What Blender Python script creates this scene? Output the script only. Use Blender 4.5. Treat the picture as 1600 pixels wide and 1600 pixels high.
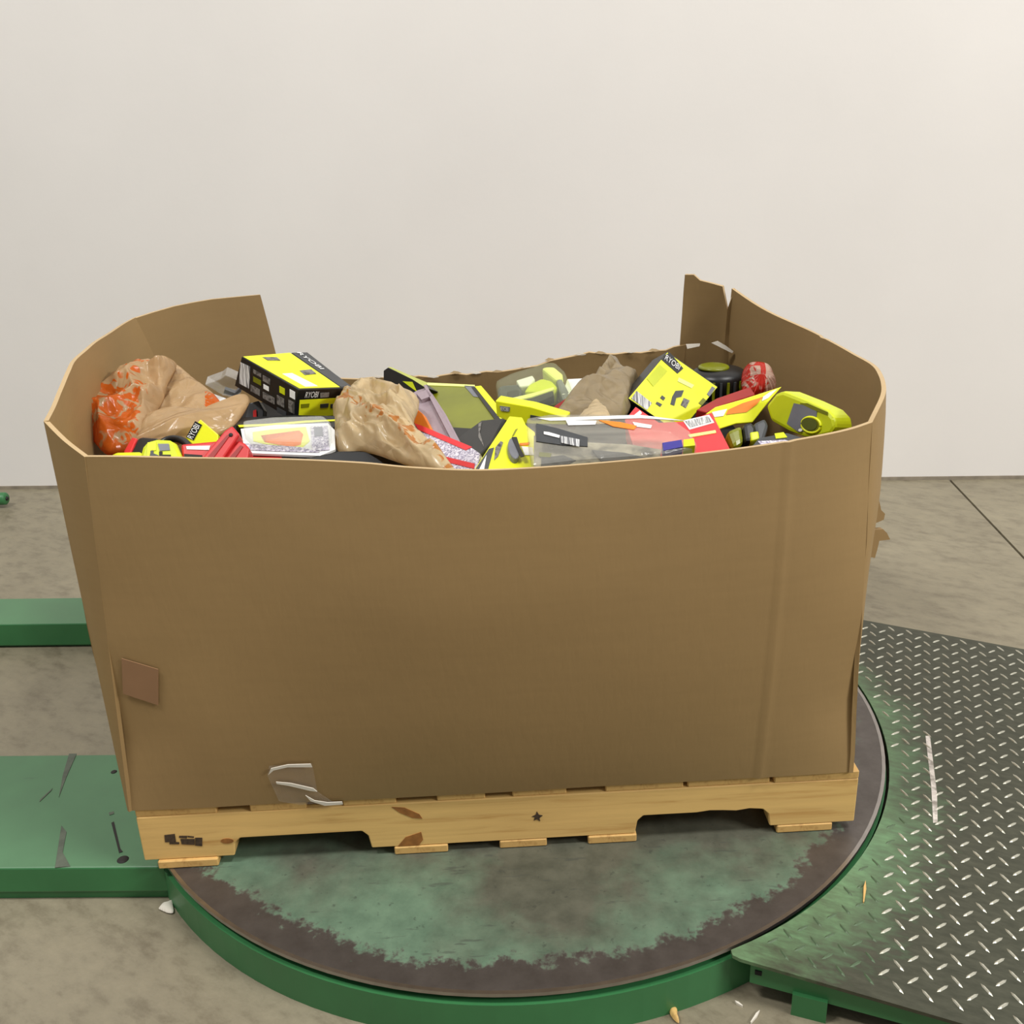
import bpy, bmesh, math, random
from mathutils import Vector, Matrix, noise
random.seed(7)
for o in list(bpy.data.objects): bpy.data.objects.remove(o)
scene = bpy.context.scene
COL = scene.collection

# ------------------------------------------------------------------ camera
F, PITCH, ROLL, CAMH = 1600.0, 0.378725, -0.0375493, 1.27446
cp, sp, cr, sr = math.cos(PITCH), math.sin(PITCH), math.cos(ROLL), math.sin(ROLL)
FW = Vector((0, cp, -sp)); UP0 = Vector((0, sp, cp)); RT0 = Vector((1, 0, 0))
RT = cr*RT0 + sr*UP0; UP = -sr*RT0 + cr*UP0
CAM = Vector((0, 0, CAMH))
cd = bpy.data.cameras.new('camera'); cd.sensor_width = 36; cd.lens = 36*F/1600; cd.clip_start = .05
cam = bpy.data.objects.new('camera', cd); COL.objects.link(cam)
m = Matrix.Identity(4)
for i in range(3):
    m[i][0] = RT[i]; m[i][1] = UP[i]; m[i][2] = -FW[i]; m[i][3] = CAM[i]
cam.matrix_world = m
scene.camera = cam

# ------------------------------------------------------------------ light
w = bpy.data.worlds.new('world'); scene.world = w; w.use_nodes = True
w.node_tree.nodes['Background'].inputs[0].default_value = (1.0, .985, .955, 1)
w.node_tree.nodes['Background'].inputs[1].default_value = .33
def lamp(loc, target, sx, sy, power, col=(1, .985, .955)):
    ld = bpy.data.lights.new('high_bay_light', 'AREA'); ld.shape = 'RECTANGLE'; ld.size = sx; ld.size_y = sy
    ld.energy = power; ld.color = col
    lo = bpy.data.objects.new('high_bay_light', ld); COL.objects.link(lo)
    lo.location = loc
    lo.rotation_euler = (Vector(target)-Vector(loc)).to_track_quat('-Z', 'Y').to_euler()
lamp((2.4, -.1, 6.4), (.5, 2.2, .0), 1.6, .5, 240)
lamp((-3.0, .1, 6.4), (-.8, 2.4, .0), 1.6, .5, 275)
lamp((4.8, -1.2, 3.6), (.3, 1.5, .5), 1.6, .5, 215)
scene.view_settings.view_transform = 'Standard'
scene.view_settings.look = 'None'
scene.view_settings.gamma = 1
scene.view_settings.use_curve_mapping = False
scene.view_settings.exposure = -0.22

# ------------------------------------------------------------------ pixel -> point
def pdir(u, v): return FW + (u-800)/F*RT + (800-v)/F*UP
def at(u, v, y=None, z=None):
    d = pdir(u, v)
    t = (z-CAM.z)/d.z if z is not None else y/d.y
    return CAM + d*t
class Plane:
    def __init__(s, a, b=None, c=None, n=None):
        s.p = a
        s.n = n.normalized() if n is not None else (b-a).cross(c-a).normalized()
        if s.n.dot(CAM-a) < 0: s.n = -s.n
    def px(s, u, v, lift=0):
        d = pdir(u, v); t = (s.p-CAM).dot(s.n)/d.dot(s.n)
        return CAM + d*t + s.n*lift
def PL(a, b, c):
    f = lambda q: at(q[0], q[1], z=q[2]) if q[2] < 1.2 else at(q[0], q[1], y=q[2])
    return Plane(f(a), f(b), f(c))        # third number: height in m (below 1.2) or distance

# ------------------------------------------------------------------ materials
MATS = {}
def nodes(name):
    mt = bpy.data.materials.new(name); mt.use_nodes = True
    nt = mt.node_tree; b = nt.nodes['Principled BSDF']
    return mt, nt, b
def lin(r, g, b):
    f = lambda c: (c/255/12.92) if c/255 <= .04045 else ((c/255+.055)/1.055)**2.4
    return (f(r), f(g), f(b), 1)
def N(nt, typ, **kw):
    n = nt.nodes.new(typ)
    for k, v in kw.items():
        if k.startswith('i_'): n.inputs[k[2:].replace('_', ' ')].default_value = v
        else: setattr(n, k, v)
    return n
def plain(name, col, rough=.5, metal=0, var=.06, scale=25, spec=.5, bump=0.0):
    if name in MATS: return MATS[name]
    mt, nt, b = nodes(name)
    tc = N(nt, 'ShaderNodeTexCoord'); nz = N(nt, 'ShaderNodeTexNoise', i_Scale=scale, i_Detail=5.0)
    nt.links.new(tc.outputs['Object'], nz.inputs['Vector'])
    mp = N(nt, 'ShaderNodeMapRange'); mp.inputs[1].default_value = .3; mp.inputs[2].default_value = .7
    mp.inputs[3].default_value = 1-var; mp.inputs[4].default_value = 1+var
    nt.links.new(nz.outputs[0], mp.inputs[0])
    mx = N(nt, 'ShaderNodeVectorMath', operation='SCALE'); mx.inputs[0].default_value = col[:3]
    nt.links.new(mp.outputs[0], mx.inputs['Scale']); nt.links.new(mx.outputs[0], b.inputs['Base Color'])
    b.inputs['Roughness'].default_value = rough; b.inputs['Metallic'].default_value = metal
    b.inputs['Specular IOR Level'].default_value = spec
    if bump:
        bp = N(nt, 'ShaderNodeBump', i_Strength=bump, i_Distance=.01)
        nt.links.new(nz.outputs[0], bp.inputs['Height']); nt.links.new(bp.outputs[0], b.inputs['Normal'])
    MATS[name] = mt; return mt
def ramp(nt, src, stops):
    r = N(nt, 'ShaderNodeValToRGB'); e = r.color_ramp.elements
    e[0].position, e[0].color = stops[0]; e[1].position, e[1].color = stops[-1]
    for p_, c_ in stops[1:-1]:
        q = e.new(p_); q.color = c_
    nt.links.new(src, r.inputs[0]); return r
def mixc(nt, fac, a, b, mode='MIX'):
    x = N(nt, 'ShaderNodeMix', data_type='RGBA', blend_type=mode)
    if hasattr(fac, 'links'): nt.links.new(fac, x.inputs[0])
    else: x.inputs[0].default_value = fac
    for s, k in ((a, 6), (b, 7)):
        if hasattr(s, 'links'): nt.links.new(s, x.inputs[k])
        else: x.inputs[k].default_value = s
    return x.outputs[2]
def math_(nt, op, a, b=0.0, clamp=False):
    x = N(nt, 'ShaderNodeMath', operation=op, use_clamp=clamp)
    for s, k in ((a, 0), (b, 1)):
        if hasattr(s, 'links'): nt.links.new(s, x.inputs[k])
        else: x.inputs[k].default_value = s
    return x.outputs[0]
def noise_(nt, vec, scale, detail=5.0, rough=.55, mscale=None, dist=0.0):
    if mscale:
        mp = N(nt, 'ShaderNodeMapping'); mp.inputs['Scale'].default_value = mscale
        nt.links.new(vec, mp.inputs['Vector']); vec = mp.outputs[0]
    n = N(nt, 'ShaderNodeTexNoise', i_Scale=scale, i_Detail=detail, i_Roughness=rough, i_Distortion=dist)
    nt.links.new(vec, n.inputs['Vector']); return n.outputs[0]

def mat_wall():
    mt, nt, b = nodes('painted_wall'); tc = N(nt, 'ShaderNodeTexCoord').outputs['Object']
    n1 = noise_(nt, tc, 1.3, 4); n2 = noise_(nt, tc, 60, 3)
    c = ramp(nt, n1, [(.3, lin(227, 223, 219)), (.7, lin(233, 229, 225))]).outputs[0]
    sc = noise_(nt, tc, 2.2, 8, .65, (1, 1, 1.6))
    scm = ramp(nt, sc, [(.70, (0, 0, 0, 1)), (.80, (1, 1, 1, 1))]).outputs[0]
    nt.links.new(mixc(nt, math_(nt, 'MULTIPLY', scm, .25), c, lin(196, 190, 178)), b.inputs['Base Color'])
    b.inputs['Roughness'].default_value = .75
    bp = N(nt, 'ShaderNodeBump', i_Strength=.08, i_Distance=.003); nt.links.new(n2, bp.inputs['Height'])
    nt.links.new(bp.outputs[0], b.inputs['Normal']); return mt
def mat_floor():
    mt, nt, b = nodes('concrete'); tc = N(nt, 'ShaderNodeTexCoord').outputs['Object']
    rm = N(nt, 'ShaderNodeMapping'); rm.inputs['Rotation'].default_value = (0, 0, .6); nt.links.new(tc, rm.inputs['Vector']); rot = rm.outputs[0]
    n1 = noise_(nt, tc, 1.6, 6, .6); n2 = noise_(nt, rot, 20, 9, .66, (.8, 1.5, 1)); n3 = noise_(nt, tc, 110, 3)
    c1 = ramp(nt, n1, [(.3, lin(154, 147, 128)), (.7, lin(172, 165, 145))]).outputs[0]
    c2 = ramp(nt, n2, [(.28, lin(148, 138, 122)), (.5, lin(200, 195, 184)), (.75, lin(222, 216, 204))]).outputs[0]
    c = mixc(nt, .8, c1, c2, 'MULTIPLY')
    d = ramp(nt, noise_(nt, tc, 5.5, 10, .7), [(.64, (0, 0, 0, 1)), (.78, (1, 1, 1, 1))]).outputs[0]
    c = mixc(nt, math_(nt, 'MULTIPLY', d, .45), c, lin(104, 94, 78))
    nt.links.new(c, b.inputs['Base Color'])
    nt.links.new(math_(nt, 'ADD', math_(nt, 'MULTIPLY', n2, .35), .32), b.inputs['Roughness'])
    bp = N(nt, 'ShaderNodeBump', i_Strength=.18, i_Distance=.004); nt.links.new(n3, bp.inputs['Height'])
    nt.links.new(bp.outputs[0], b.inputs['Normal']); return mt
def mat_green(name, base, worn, amount=.62, rough=.42):
    mt, nt, b = nodes(name); tc = N(nt, 'ShaderNodeTexCoord').outputs['Object']
    n1 = noise_(nt, tc, 6, 6, .6); n2 = noise_(nt, tc, 9, 9, .7, (1, 4, 1))
    c1 = ramp(nt, n1, [(.3, tuple(x*.88 for x in base[:3])+(1,)), (.7, tuple(min(1, x*1.1) for x in base[:3])+(1,))]).outputs[0]
    f = ramp(nt, n2, [(amount, (0, 0, 0, 1)), (amount+.12, (1, 1, 1, 1))]).outputs[0]
    nt.links.new(mixc(nt, math_(nt, 'MULTIPLY', f, .7), c1, worn), b.inputs['Base Color'])
    nt.links.new(math_(nt, 'ADD', math_(nt, 'MULTIPLY', n1, .25), rough-.12), b.inputs['Roughness'])
    return mt
def mat_disc():
    mt, nt, b = nodes('worn_turntable'); tc = N(nt, 'ShaderNodeTexCoord').outputs['Object']
    sx = N(nt, 'ShaderNodeSeparateXYZ'); nt.links.new(tc, sx.inputs[0])
    ln = N(nt, 'ShaderNodeVectorMath', operation='LENGTH'); nt.links.new(tc, ln.inputs[0])
    r = ln.outputs['Value']
    jag = noise_(nt, tc, 42, 7, .68); jag2 = noise_(nt, tc, 7, 4)
    rr = math_(nt, 'ADD', r, math_(nt, 'ADD', math_(nt, 'MULTIPLY', math_(nt, 'SUBTRACT', jag, .5), .12),
                                    math_(nt, 'MULTIPLY', math_(nt, 'SUBTRACT', jag2, .5), .07)))
    rim = ramp(nt, math_(nt, 'MULTIPLY', rr, 1.0), [(.686, (0, 0, 0, 1)), (.700, (1, 1, 1, 1))]).outputs[0]
    n1 = noise_(nt, tc, 3.2, 6, .6); n2 = noise_(nt, tc, 22, 8, .65); n3 = noise_(nt, tc, 16, 6, .6, (1, 6, 1))
    g = ramp(nt, n2, [(.3, lin(82, 106, 86)), (.7, lin(106, 132, 108))]).outputs[0]
    gd = ramp(nt, n2, [(.3, lin(66, 68, 56)), (.7, lin(94, 94, 80))]).outputs[0]
    fd = ramp(nt, math_(nt, 'ADD', math_(nt, 'MULTIPLY', r, -1.0), math_(nt, 'ADD', n1, .35)), [(.12, (0, 0, 0, 1)), (.34, (1, 1, 1, 1))]).outputs[0]
    c = mixc(nt, fd, g, gd)
    scr = ramp(nt, n3, [(.62, (0, 0, 0, 1)), (.68, (1, 1, 1, 1))]).outputs[0]
    c = mixc(nt, math_(nt, 'MULTIPLY', scr, .55), c, lin(62, 66, 60))
    spk = ramp(nt, noise_(nt, tc, 60, 4, .6), [(.64, (0, 0, 0, 1)), (.70, (1, 1, 1, 1))]).outputs[0]
    c = mixc(nt, math_(nt, 'MULTIPLY', spk, .5), c, lin(48, 52, 46))
    st = ramp(nt, n2, [(.3, lin(92, 86, 82)), (.7, lin(112, 106, 102))]).outputs[0]
    nt.links.new(mixc(nt, rim, c, st), b.inputs['Base Color'])
    nt.links.new(math_(nt, 'MULTIPLY', rim, .75), b.inputs['Metallic'])
    nt.links.new(math_(nt, 'SUBTRACT', .58, math_(nt, 'MULTIPLY', rim, .12)), b.inputs['Roughness'])
    return mt
def mat_tread():
    mt, nt, b = nodes('worn_tread_plate'); tc = N(nt, 'ShaderNodeTexCoord').outputs['Object']
    ln = N(nt, 'ShaderNodeVectorMath', operation='LENGTH'); nt.links.new(tc, ln.inputs[0])
    n1 = noise_(nt, tc, 2.6, 6, .6); n2 = noise_(nt, tc, 30, 7, .65, (1, 3, 1)); n3 = noise_(nt, tc, 5, 5)
    sx = N(nt, 'ShaderNodeSeparateXYZ'); nt.links.new(tc, sx.inputs[0])
    # traffic lane: paint gone along the middle of the ramp, left at the disc edge and the near corner
    e = math_(nt, 'ADD', math_(nt, 'MULTIPLY', math_(nt, 'SUBTRACT', ln.outputs['Value'], .80), 3.2), math_(nt, 'MULTIPLY', sx.outputs[1], .35))
    e = math_(nt, 'ADD', e, math_(nt, 'MULTIPLY', math_(nt, 'SUBTRACT', n1, .5), 1.2))
    e = math_(nt, 'ADD', e, math_(nt, 'MULTIPLY', math_(nt, 'SUBTRACT', n2, .5), .7))
    f = ramp(nt, math_(nt, 'ADD', e, .60), [(.25, (0, 0, 0, 1)), (.75, (1, 1, 1, 1))]).outputs[0]
    g = ramp(nt, n3, [(.3, lin(98, 136, 98)), (.7, lin(120, 156, 110))]).outputs[0]
    s = ramp(nt, n2, [(.3, lin(62, 64, 52)), (.7, lin(84, 85, 71))]).outputs[0]
    nt.links.new(mixc(nt, f, g, s), b.inputs['Base Color'])
    nt.links.new(math_(nt, 'MULTIPLY', f, .55), b.inputs['Metallic'])
    nt.links.new(math_(nt, 'SUBTRACT', .52, math_(nt, 'MULTIPLY', f, .1)), b.inputs['Roughness'])
    return mt
def mat_card(name, base, edge=False):
    mt, nt, b = nodes(name); tc = N(nt, 'ShaderNodeTexCoord').outputs['Object']
    n1 = noise_(nt, tc, 3.0, 5, .55); n2 = noise_(nt, tc, 10, 6, .6, (1, 1, 9)); n3 = noise_(nt, tc, 90, 2, .5, (1, 1, .25))
    k = lambda s: tuple(min(1, x*s) for x in base[:3])+(1,)
    c = ramp(nt, n1, [(.3, k(.95)), (.7, k(1.05))]).outputs[0]
    c = mixc(nt, .25, c, ramp(nt, n2, [(.3, k(.9)), (.7, k(1.08))]).outputs[0])
    nt.links.new(c, b.inputs['Base Color']); b.inputs['Roughness'].default_value = .62
    b.inputs['Specular IOR Level'].default_value = .35
    bp = N(nt, 'ShaderNodeBump', i_Strength=.10, i_Distance=.004)
    nt.links.new(math_(nt, 'ADD', n3, n1), bp.inputs['Height']); nt.links.new(bp.outputs[0], b.inputs['Normal'])
    return mt
def mat_wood(name, axis, a, c):
    mt, nt, b = nodes(name); tc = N(nt, 'ShaderNodeTexCoord').outputs['Object']
    sc = [16, 16, 16]; sc[axis] = .9
    n1 = noise_(nt, tc, 3.2, 8, .62, tuple(sc), .6); n2 = noise_(nt, tc, 2.2, 4)
    g = ramp(nt, n1, [(.28, c), (.46, a), (.72, tuple(min(1, x*1.12) for x in a[:3])+(1,))]).outputs[0]
    nt.links.new(mixc(nt, .5, g, ramp(nt, n2, [(.3, (.82, .82, .8, 1)), (.7, (1, 1, 1, 1))]).outputs[0], 'MULTIPLY'), b.inputs['Base Color'])
    b.inputs['Roughness'].default_value = .6
    bp = N(nt, 'ShaderNodeBump', i_Strength=.2, i_Distance=.002); nt.links.new(n1, bp.inputs['Height'])
    nt.links.new(bp.outputs[0], b.inputs['Normal']); return mt
def mat_clear(name, tint, alpha=.65, rough=.12):
    mt, nt, b = nodes(name); nt.nodes.remove(b)
    tc = N(nt, 'ShaderNodeTexCoord').outputs['Object']
    tr = N(nt, 'ShaderNodeBsdfTransparent'); tr.inputs[0].default_value = tint
    gl = N(nt, 'ShaderNodeBsdfPrincipled'); gl.inputs['Base Color'].default_value = tint; gl.inputs['Roughness'].default_value = rough
    bp = N(nt, 'ShaderNodeBump', i_Strength=.5, i_Distance=.01); nt.links.new(noise_(nt, tc, 26, 3), bp.inputs['Height'])
    nt.links.new(bp.outputs[0], gl.inputs['Normal'])
    mx = N(nt, 'ShaderNodeMixShader'); mx.inputs[0].default_value = 1-alpha
    nt.links.new(tr.outputs[0], mx.inputs[1]); nt.links.new(gl.outputs[0], mx.inputs[2])
    nt.links.new(mx.outputs[0], nt.nodes['Material Output'].inputs[0]); return mt
def mat_bag(name, base, ink, trans=.35):
    mt, nt, b = nodes(name); tc = N(nt, 'ShaderNodeTexCoord').outputs['Object']
    at_ = N(nt, 'ShaderNodeAttribute', attribute_name='print')
    n1 = noise_(nt, tc, 14, 5, .6)
    k = lambda s: tuple(min(1, x*s) for x in base[:3])+(1,)
    c = ramp(nt, n1, [(.3, k(.88)), (.7, k(1.1))]).outputs[0]
    nk = noise_(nt, tc, 30, 2, .5, (1, 1, 1), 1.5)
    thr = math_(nt, 'SUBTRACT', .66, math_(nt, 'MULTIPLY', at_.outputs['Fac'], .28))
    f = math_(nt, 'MULTIPLY', math_(nt, 'SUBTRACT', nk, thr), 14.0, True)
    f = math_(nt, 'MULTIPLY', f, math_(nt, 'GREATER_THAN', at_.outputs['Fac'], .05), True)
    vo = N(nt, 'ShaderNodeTexVoronoi', feature='DISTANCE_TO_EDGE', i_Scale=26.0)
    wv = N(nt, 'ShaderNodeVectorMath', operation='ADD'); nv3 = N(nt, 'ShaderNodeTexNoise', i_Scale=9.0, i_Detail=3.0)
    nt.links.new(tc, nv3.inputs['Vector']); sc3 = N(nt, 'ShaderNodeVectorMath', operation='SCALE'); sc3.inputs['Scale'].default_value = .09
    nt.links.new(nv3.outputs['Color'], sc3.inputs[0]); nt.links.new(tc, wv.inputs[0]); nt.links.new(sc3.outputs[0], wv.inputs[1]); nt.links.new(wv.outputs[0], vo.inputs['Vector'])
    bp = N(nt, 'ShaderNodeBump', i_Strength=.35, i_Distance=.012); nt.links.new(vo.outputs['Distance'], bp.inputs['Height'])
    nt.links.new(bp.outputs[0], b.inputs['Normal'])
    c = mixc(nt, f, c, ink)
    nt.links.new(c, b.inputs['Base Color']); b.inputs['Roughness'].default_value = .24
    tl = N(nt, 'ShaderNodeBsdfTranslucent'); nt.links.new(c, tl.inputs[0])
    mx = N(nt, 'ShaderNodeMixShader'); mx.inputs[0].default_value = trans
    nt.links.new(b.outputs[0], mx.inputs[1]); nt.links.new(tl.outputs[0], mx.inputs[2])
    tp = N(nt, 'ShaderNodeBsdfTransparent'); nt.links.new(c, tp.inputs[0])
    m2 = N(nt, 'ShaderNodeMixShader'); m2.inputs[0].default_value = .10
    nt.links.new(mx.outputs[0], m2.inputs[1]); nt.links.new(tp.outputs[0], m2.inputs[2])
    nt.links.new(m2.outputs[0], nt.nodes['Material Output'].inputs[0]); return mt
def mat_print(name, cols, scale=40, mscale=(1, 1, 1), rough=.4):
    mt, nt, b = nodes(name); tc = N(nt, 'ShaderNodeTexCoord').outputs['Object']
    n = noise_(nt, tc, scale, 3, .5, mscale)
    nt.links.new(ramp(nt, n, cols).outputs[0], b.inputs['Base Color']); b.inputs['Roughness'].default_value = rough
    return mt

M = dict(
    wall=mat_wall(), floor=mat_floor(),
    green=mat_green('green_machine_paint', lin(82, 124, 88), lin(70, 92, 72), .66),
    green_side=mat_green('green_skirt_paint', lin(56, 118, 70), lin(40, 92, 54), .70),
    disc=mat_disc(), tread=mat_tread(),
    steel=plain('bare_steel', lin(196, 194, 178), .34, .55, .12, 60),
    rimsteel=plain('polished_rim', lin(166, 160, 156), .28, .95, .10, 40),
    black=plain('black_plastic', lin(20, 20, 21), .38, 0, .2, 40),
    void=plain('matte_black', lin(12, 12, 12), .8, 0, .1),
    card=mat_card('kraft_cardboard', lin(152, 124, 82)), card_edge=mat_card('kraft_torn_edge', lin(188, 162, 122)),
    white_torn=plain('torn_paper', lin(226, 218, 204), .8, 0, .06),
    wood_x=mat_wood('pine_stringer', 0, lin(222, 182, 112), lin(190, 140, 74)),
    wood_y=mat_wood('pine_board', 1, lin(214, 172, 104), lin(178, 130, 70)),
    knot=plain('wood_knot', lin(148, 96, 44), .6, 0, .25, 80), stamp=plain('stamp_ink', lin(66, 50, 34), .7, 0, .4, 200),
    yellow=plain('lime_yellow_print', lin(232, 236, 28), .42, 0, .05, 12), yellow2=plain('lime_plastic', lin(200, 210, 20), .36, 0, .08, 20),
    paleyellow=plain('pale_lime', lin(232, 238, 140), .4, 0, .06), olive=plain('olive_box', lin(118, 122, 16), .3, 0, .18, 9),
    yprint=mat_print('yellow_print_text', [(.3, lin(222, 226, 22)), (.5, lin(232, 236, 30)), (.7, lin(226, 230, 34))], 50, (1, 1, 1)),
    red=plain('red_plastic', lin(206, 44, 44), .36, 0, .08, 20), redbox=plain('red_box', lin(222, 52, 58), .42, 0, .06, 12),
    dred=plain('dark_red', lin(150, 26, 22), .45, 0, .1), white=plain('white_label', lin(234, 234, 232), .5, 0, .03),
    grey=plain('grey_plastic', lin(116, 118, 126), .38, 0, .10, 30), dgrey=plain('dark_grey', lin(62, 64, 66), .45, 0, .12, 30),
    greyp=mat_print('grey_print', [(.35, lin(70, 68, 66)), (.5, lin(128, 124, 120)), (.65, lin(60, 58, 56))], 90),
    murky=mat_print('murky_contents', [(.32, lin(80, 78, 68)), (.46, lin(158, 154, 138)), (.6, lin(188, 184, 168)), (.72, lin(96, 92, 82))], 26),
    orange=plain('orange_print', lin(240, 132, 34), .42, 0, .10, 20), blue=plain('blue_plastic', lin(56, 50, 140), .4, 0, .1),
    barcode=mat_print('barcode_print', [(.40, lin(110, 110, 112)), (.48, lin(226, 226, 224)), (.6, lin(150, 150, 150))], 260, (1, .05, .05)),
    smallprint=mat_print('white_small_print', [(.42, lin(206, 200, 214)), (.5, lin(120, 112, 140)), (.58, lin(226, 220, 230))], 150),
    clear=mat_clear('clear_plastic', (.95, .96, .95, 1), .80), clear_green=mat_clear('green_tinted_plastic', (.92, .95, .78, 1), .90),
    clear_grey=mat_clear('smoky_plastic', (.88, .86, .79, 1), .82), lilac=mat_clear('lilac_plastic', lin(176, 158, 166), .25, .2),
    bag=mat_bag('tan_bag', lin(206, 174, 130), lin(222, 108, 30)), bag2=mat_bag('tan_bag_light', lin(222, 200, 158), lin(206, 138, 70)),
    bag3=mat_bag('grey_brown_bag', lin(158, 140, 108), lin(150, 96, 60), .2), bag4=mat_bag('red_bag', lin(214, 180, 160), lin(206, 50, 34)),
    tape=mat_clear('packing_tape', (.98, .97, .95, 1), .95, .10), pink=plain('faded_pink_label', lin(146, 110, 78), .6, 0, .04),
    scuff=plain('scuff_mark', lin(84, 92, 78), .55, 0, .2, 60), dark_hole=plain('dark_hole', lin(38, 34, 30), .7, 0, .2, 40),
    wear=mat_print('bare_wear', [(.35, lin(140, 132, 122)), (.55, lin(214, 206, 198)), (.75, lin(188, 178, 168))], 60),
)

# ------------------------------------------------------------------ object helpers
def tag(o, label, cat, group=None):
    o['label'] = label; o['category'] = cat
    if group: o['group'] = group
    return o
def root(name, label, cat, loc, group=None):
    o = bpy.data.objects.new(name, None); COL.objects.link(o); o.location = loc; o.empty_display_size = .05
    o['wx'], o['wy'], o['wz'] = loc[0], loc[1], loc[2]
    return tag(o, label, cat, group)
def worg(o): return Vector((o['wx'], o['wy'], o['wz']))
def mesh(name, verts, faces, mat, parent=None, smooth=False, bevel=0, label=None, seg=2):
    """verts in world space; a child shares its thing's origin, a lone mesh sits at its own base"""
    verts = [Vector(v) for v in verts]
    if parent is not None: org = worg(parent)
    else:
        lo = Vector([min(v[i] for v in verts) for i in range(3)]); hi = Vector([max(v[i] for v in verts) for i in range(3)])
        org = Vector(((lo.x+hi.x)/2, (lo.y+hi.y)/2, lo.z))
    me = bpy.data.meshes.new(name); me.from_pydata([tuple(v-org) for v in verts], [], faces)
    bm = bmesh.new(); bm.from_mesh(me); bmesh.ops.recalc_face_normals(bm, faces=bm.faces[:]); bm.to_mesh(me); bm.free()
    if mat: me.materials.append(mat)
    if smooth:
        for p_ in me.polygons: p_.use_smooth = True
    o = bpy.data.objects.new(name, me); COL.objects.link(o)
    o['wx'], o['wy'], o['wz'] = org
    if parent is not None: o.parent = parent
    else: o.location = org
    if bevel:
        bv = o.modifiers.new('bevel', 'BEVEL'); bv.width = bevel; bv.segments = seg; bv.limit_method = 'ANGLE'
    if label: o['label'] = label
    return o
def struct(o): o['kind'] = 'structure'; return o
def extrude(pts, d):
    n = len(pts); v = list(pts)+[p_+d for p_ in pts]
    f = [tuple(range(n)), tuple(range(2*n-1, n-1, -1))]+[(i, (i+1) % n, n+(i+1) % n, n+i) for i in range(n)]
    return v, f
def slab(name, plane, outline, thick, mat, parent=None, lift=0, bevel=0, label=None):
    pts = [plane.px(u, v, lift) for u, v in outline]
    v, f = extrude(pts, -plane.n*thick)
    return mesh(name, v, f, mat, parent, bevel=bevel, label=label)
def decal(name, plane, outline, mat, parent, lift=.0012, label=None):
    return slab(name, plane, outline, .001, mat, parent, lift, label=label)
def ellipse(cx, cy, rx, ry, n=20, a=0, a0=0, a1=360):
    out = []
    for i in range(n):
        t = math.radians(a0+(a1-a0)*i/(n if a1-a0 == 360 else n-1))
        x, y = rx*math.cos(t), ry*math.sin(t); c_, s_ = math.cos(math.radians(a)), math.sin(math.radians(a))
        out.append((cx+x*c_-y*s_, cy+x*s_+y*c_))
    return out
def box(name, c, size, mat, parent=None, rotz=0, bevel=0, label=None):
    R = Matrix.Rotation(rotz, 3, 'Z'); c = Vector(c); hx, hy, hz = [s/2 for s in size]
    v = [c+R @ Vector((x*hx, y*hy, z*hz)) for x in (-1, 1) for y in (-1, 1) for z in (-1, 1)]
    f = [(0, 1, 3, 2), (4, 6, 7, 5), (0, 4, 5, 1), (2, 3, 7, 6), (0, 2, 6, 4), (1, 5, 7, 3)]
    return mesh(name, v, f, mat, parent, bevel=bevel, label=label)
def tube(name, pts, r, mat, parent=None, n=10, closed=False):
    pts = [Vector(p_) for p_ in pts]; V = []; Fc = []; k = len(pts)
    for i, p_ in enumerate(pts):
        a = pts[(i-1) % k] if (closed or i > 0) else p_; b = pts[(i+1) % k] if (closed or i < k-1) else p_
        t = (b-a).normalized(); x = t.cross(Vector((.13, .2, .97))).normalized(); y = t.cross(x)
        V += [p_+r*(math.cos(2*math.pi*j/n)*x+math.sin(2*math.pi*j/n)*y) for j in range(n)]
    for i in range(k if closed else k-1):
        for j in range(n):
            a = i*n; b = ((i+1) % k)*n
            Fc.append((a+j, a+(j+1) % n, b+(j+1) % n, b+j))
    if not closed: Fc += [tuple(range(n)), tuple(range((k-1)*n, k*n))]
    return mesh(name, V, Fc, mat, parent, smooth=True)
def lathe(name, base, axis, prof, mat, parent=None, n=28, smooth=True):
    """prof: (distance along axis, radius)"""
    axis = Vector(axis).normalized(); x = axis.orthogonal().normalized(); y = axis.cross(x); V = []; Fc = []
    for h, r in prof: V += [Vector(base)+axis*h+r*(math.cos(2*math.pi*j/n)*x+math.sin(2*math.pi*j/n)*y) for j in range(n)]
    for i in range(len(prof)-1):
        for j in range(n): Fc.append((i*n+j, i*n+(j+1) % n, (i+1)*n+(j+1) % n, (i+1)*n+j))
    Fc += [tuple(range(n)), tuple(range((len(prof)-1)*n, len(prof)*n))]
    return mesh(name, V, Fc, mat, parent, smooth=smooth)
def writing(text, plane, o_px, x_px, height, mat, parent, lift=.0022, name='lettering'):
    """flat printed text on a plane, from one pixel towards another"""
    a = plane.px(*o_px, lift); b = plane.px(*x_px, lift); x = (b-a); L = x.length; x.normalize(); y = plane.n.cross(x)
    cu = bpy.data.curves.new('t', 'FONT'); cu.body = text; cu.size = 1; cu.extrude = 0
    to = bpy.data.objects.new('t', cu); COL.objects.link(to)
    bpy.context.view_layer.update()
    me = bpy.data.meshes.new_from_object(to.evaluated_get(bpy.context.evaluated_depsgraph_get()))
    bpy.data.objects.remove(to)
    xs = [v.co.x for v in me.vertices]; ys = [v.co.y for v in me.vertices]
    x0, x1, y0, y1 = min(xs), max(xs), min(ys), max(ys)
    V = [a+x*((v.co.x-x0)/(x1-x0)*L)+y*((v.co.y-y0)/(y1-y0)*height) for v in me.vertices]
    Fc = [tuple(p_.vertices) for p_ in me.polygons]; bpy.data.meshes.remove(me)
    return mesh(name, V, Fc, mat, parent)
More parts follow.
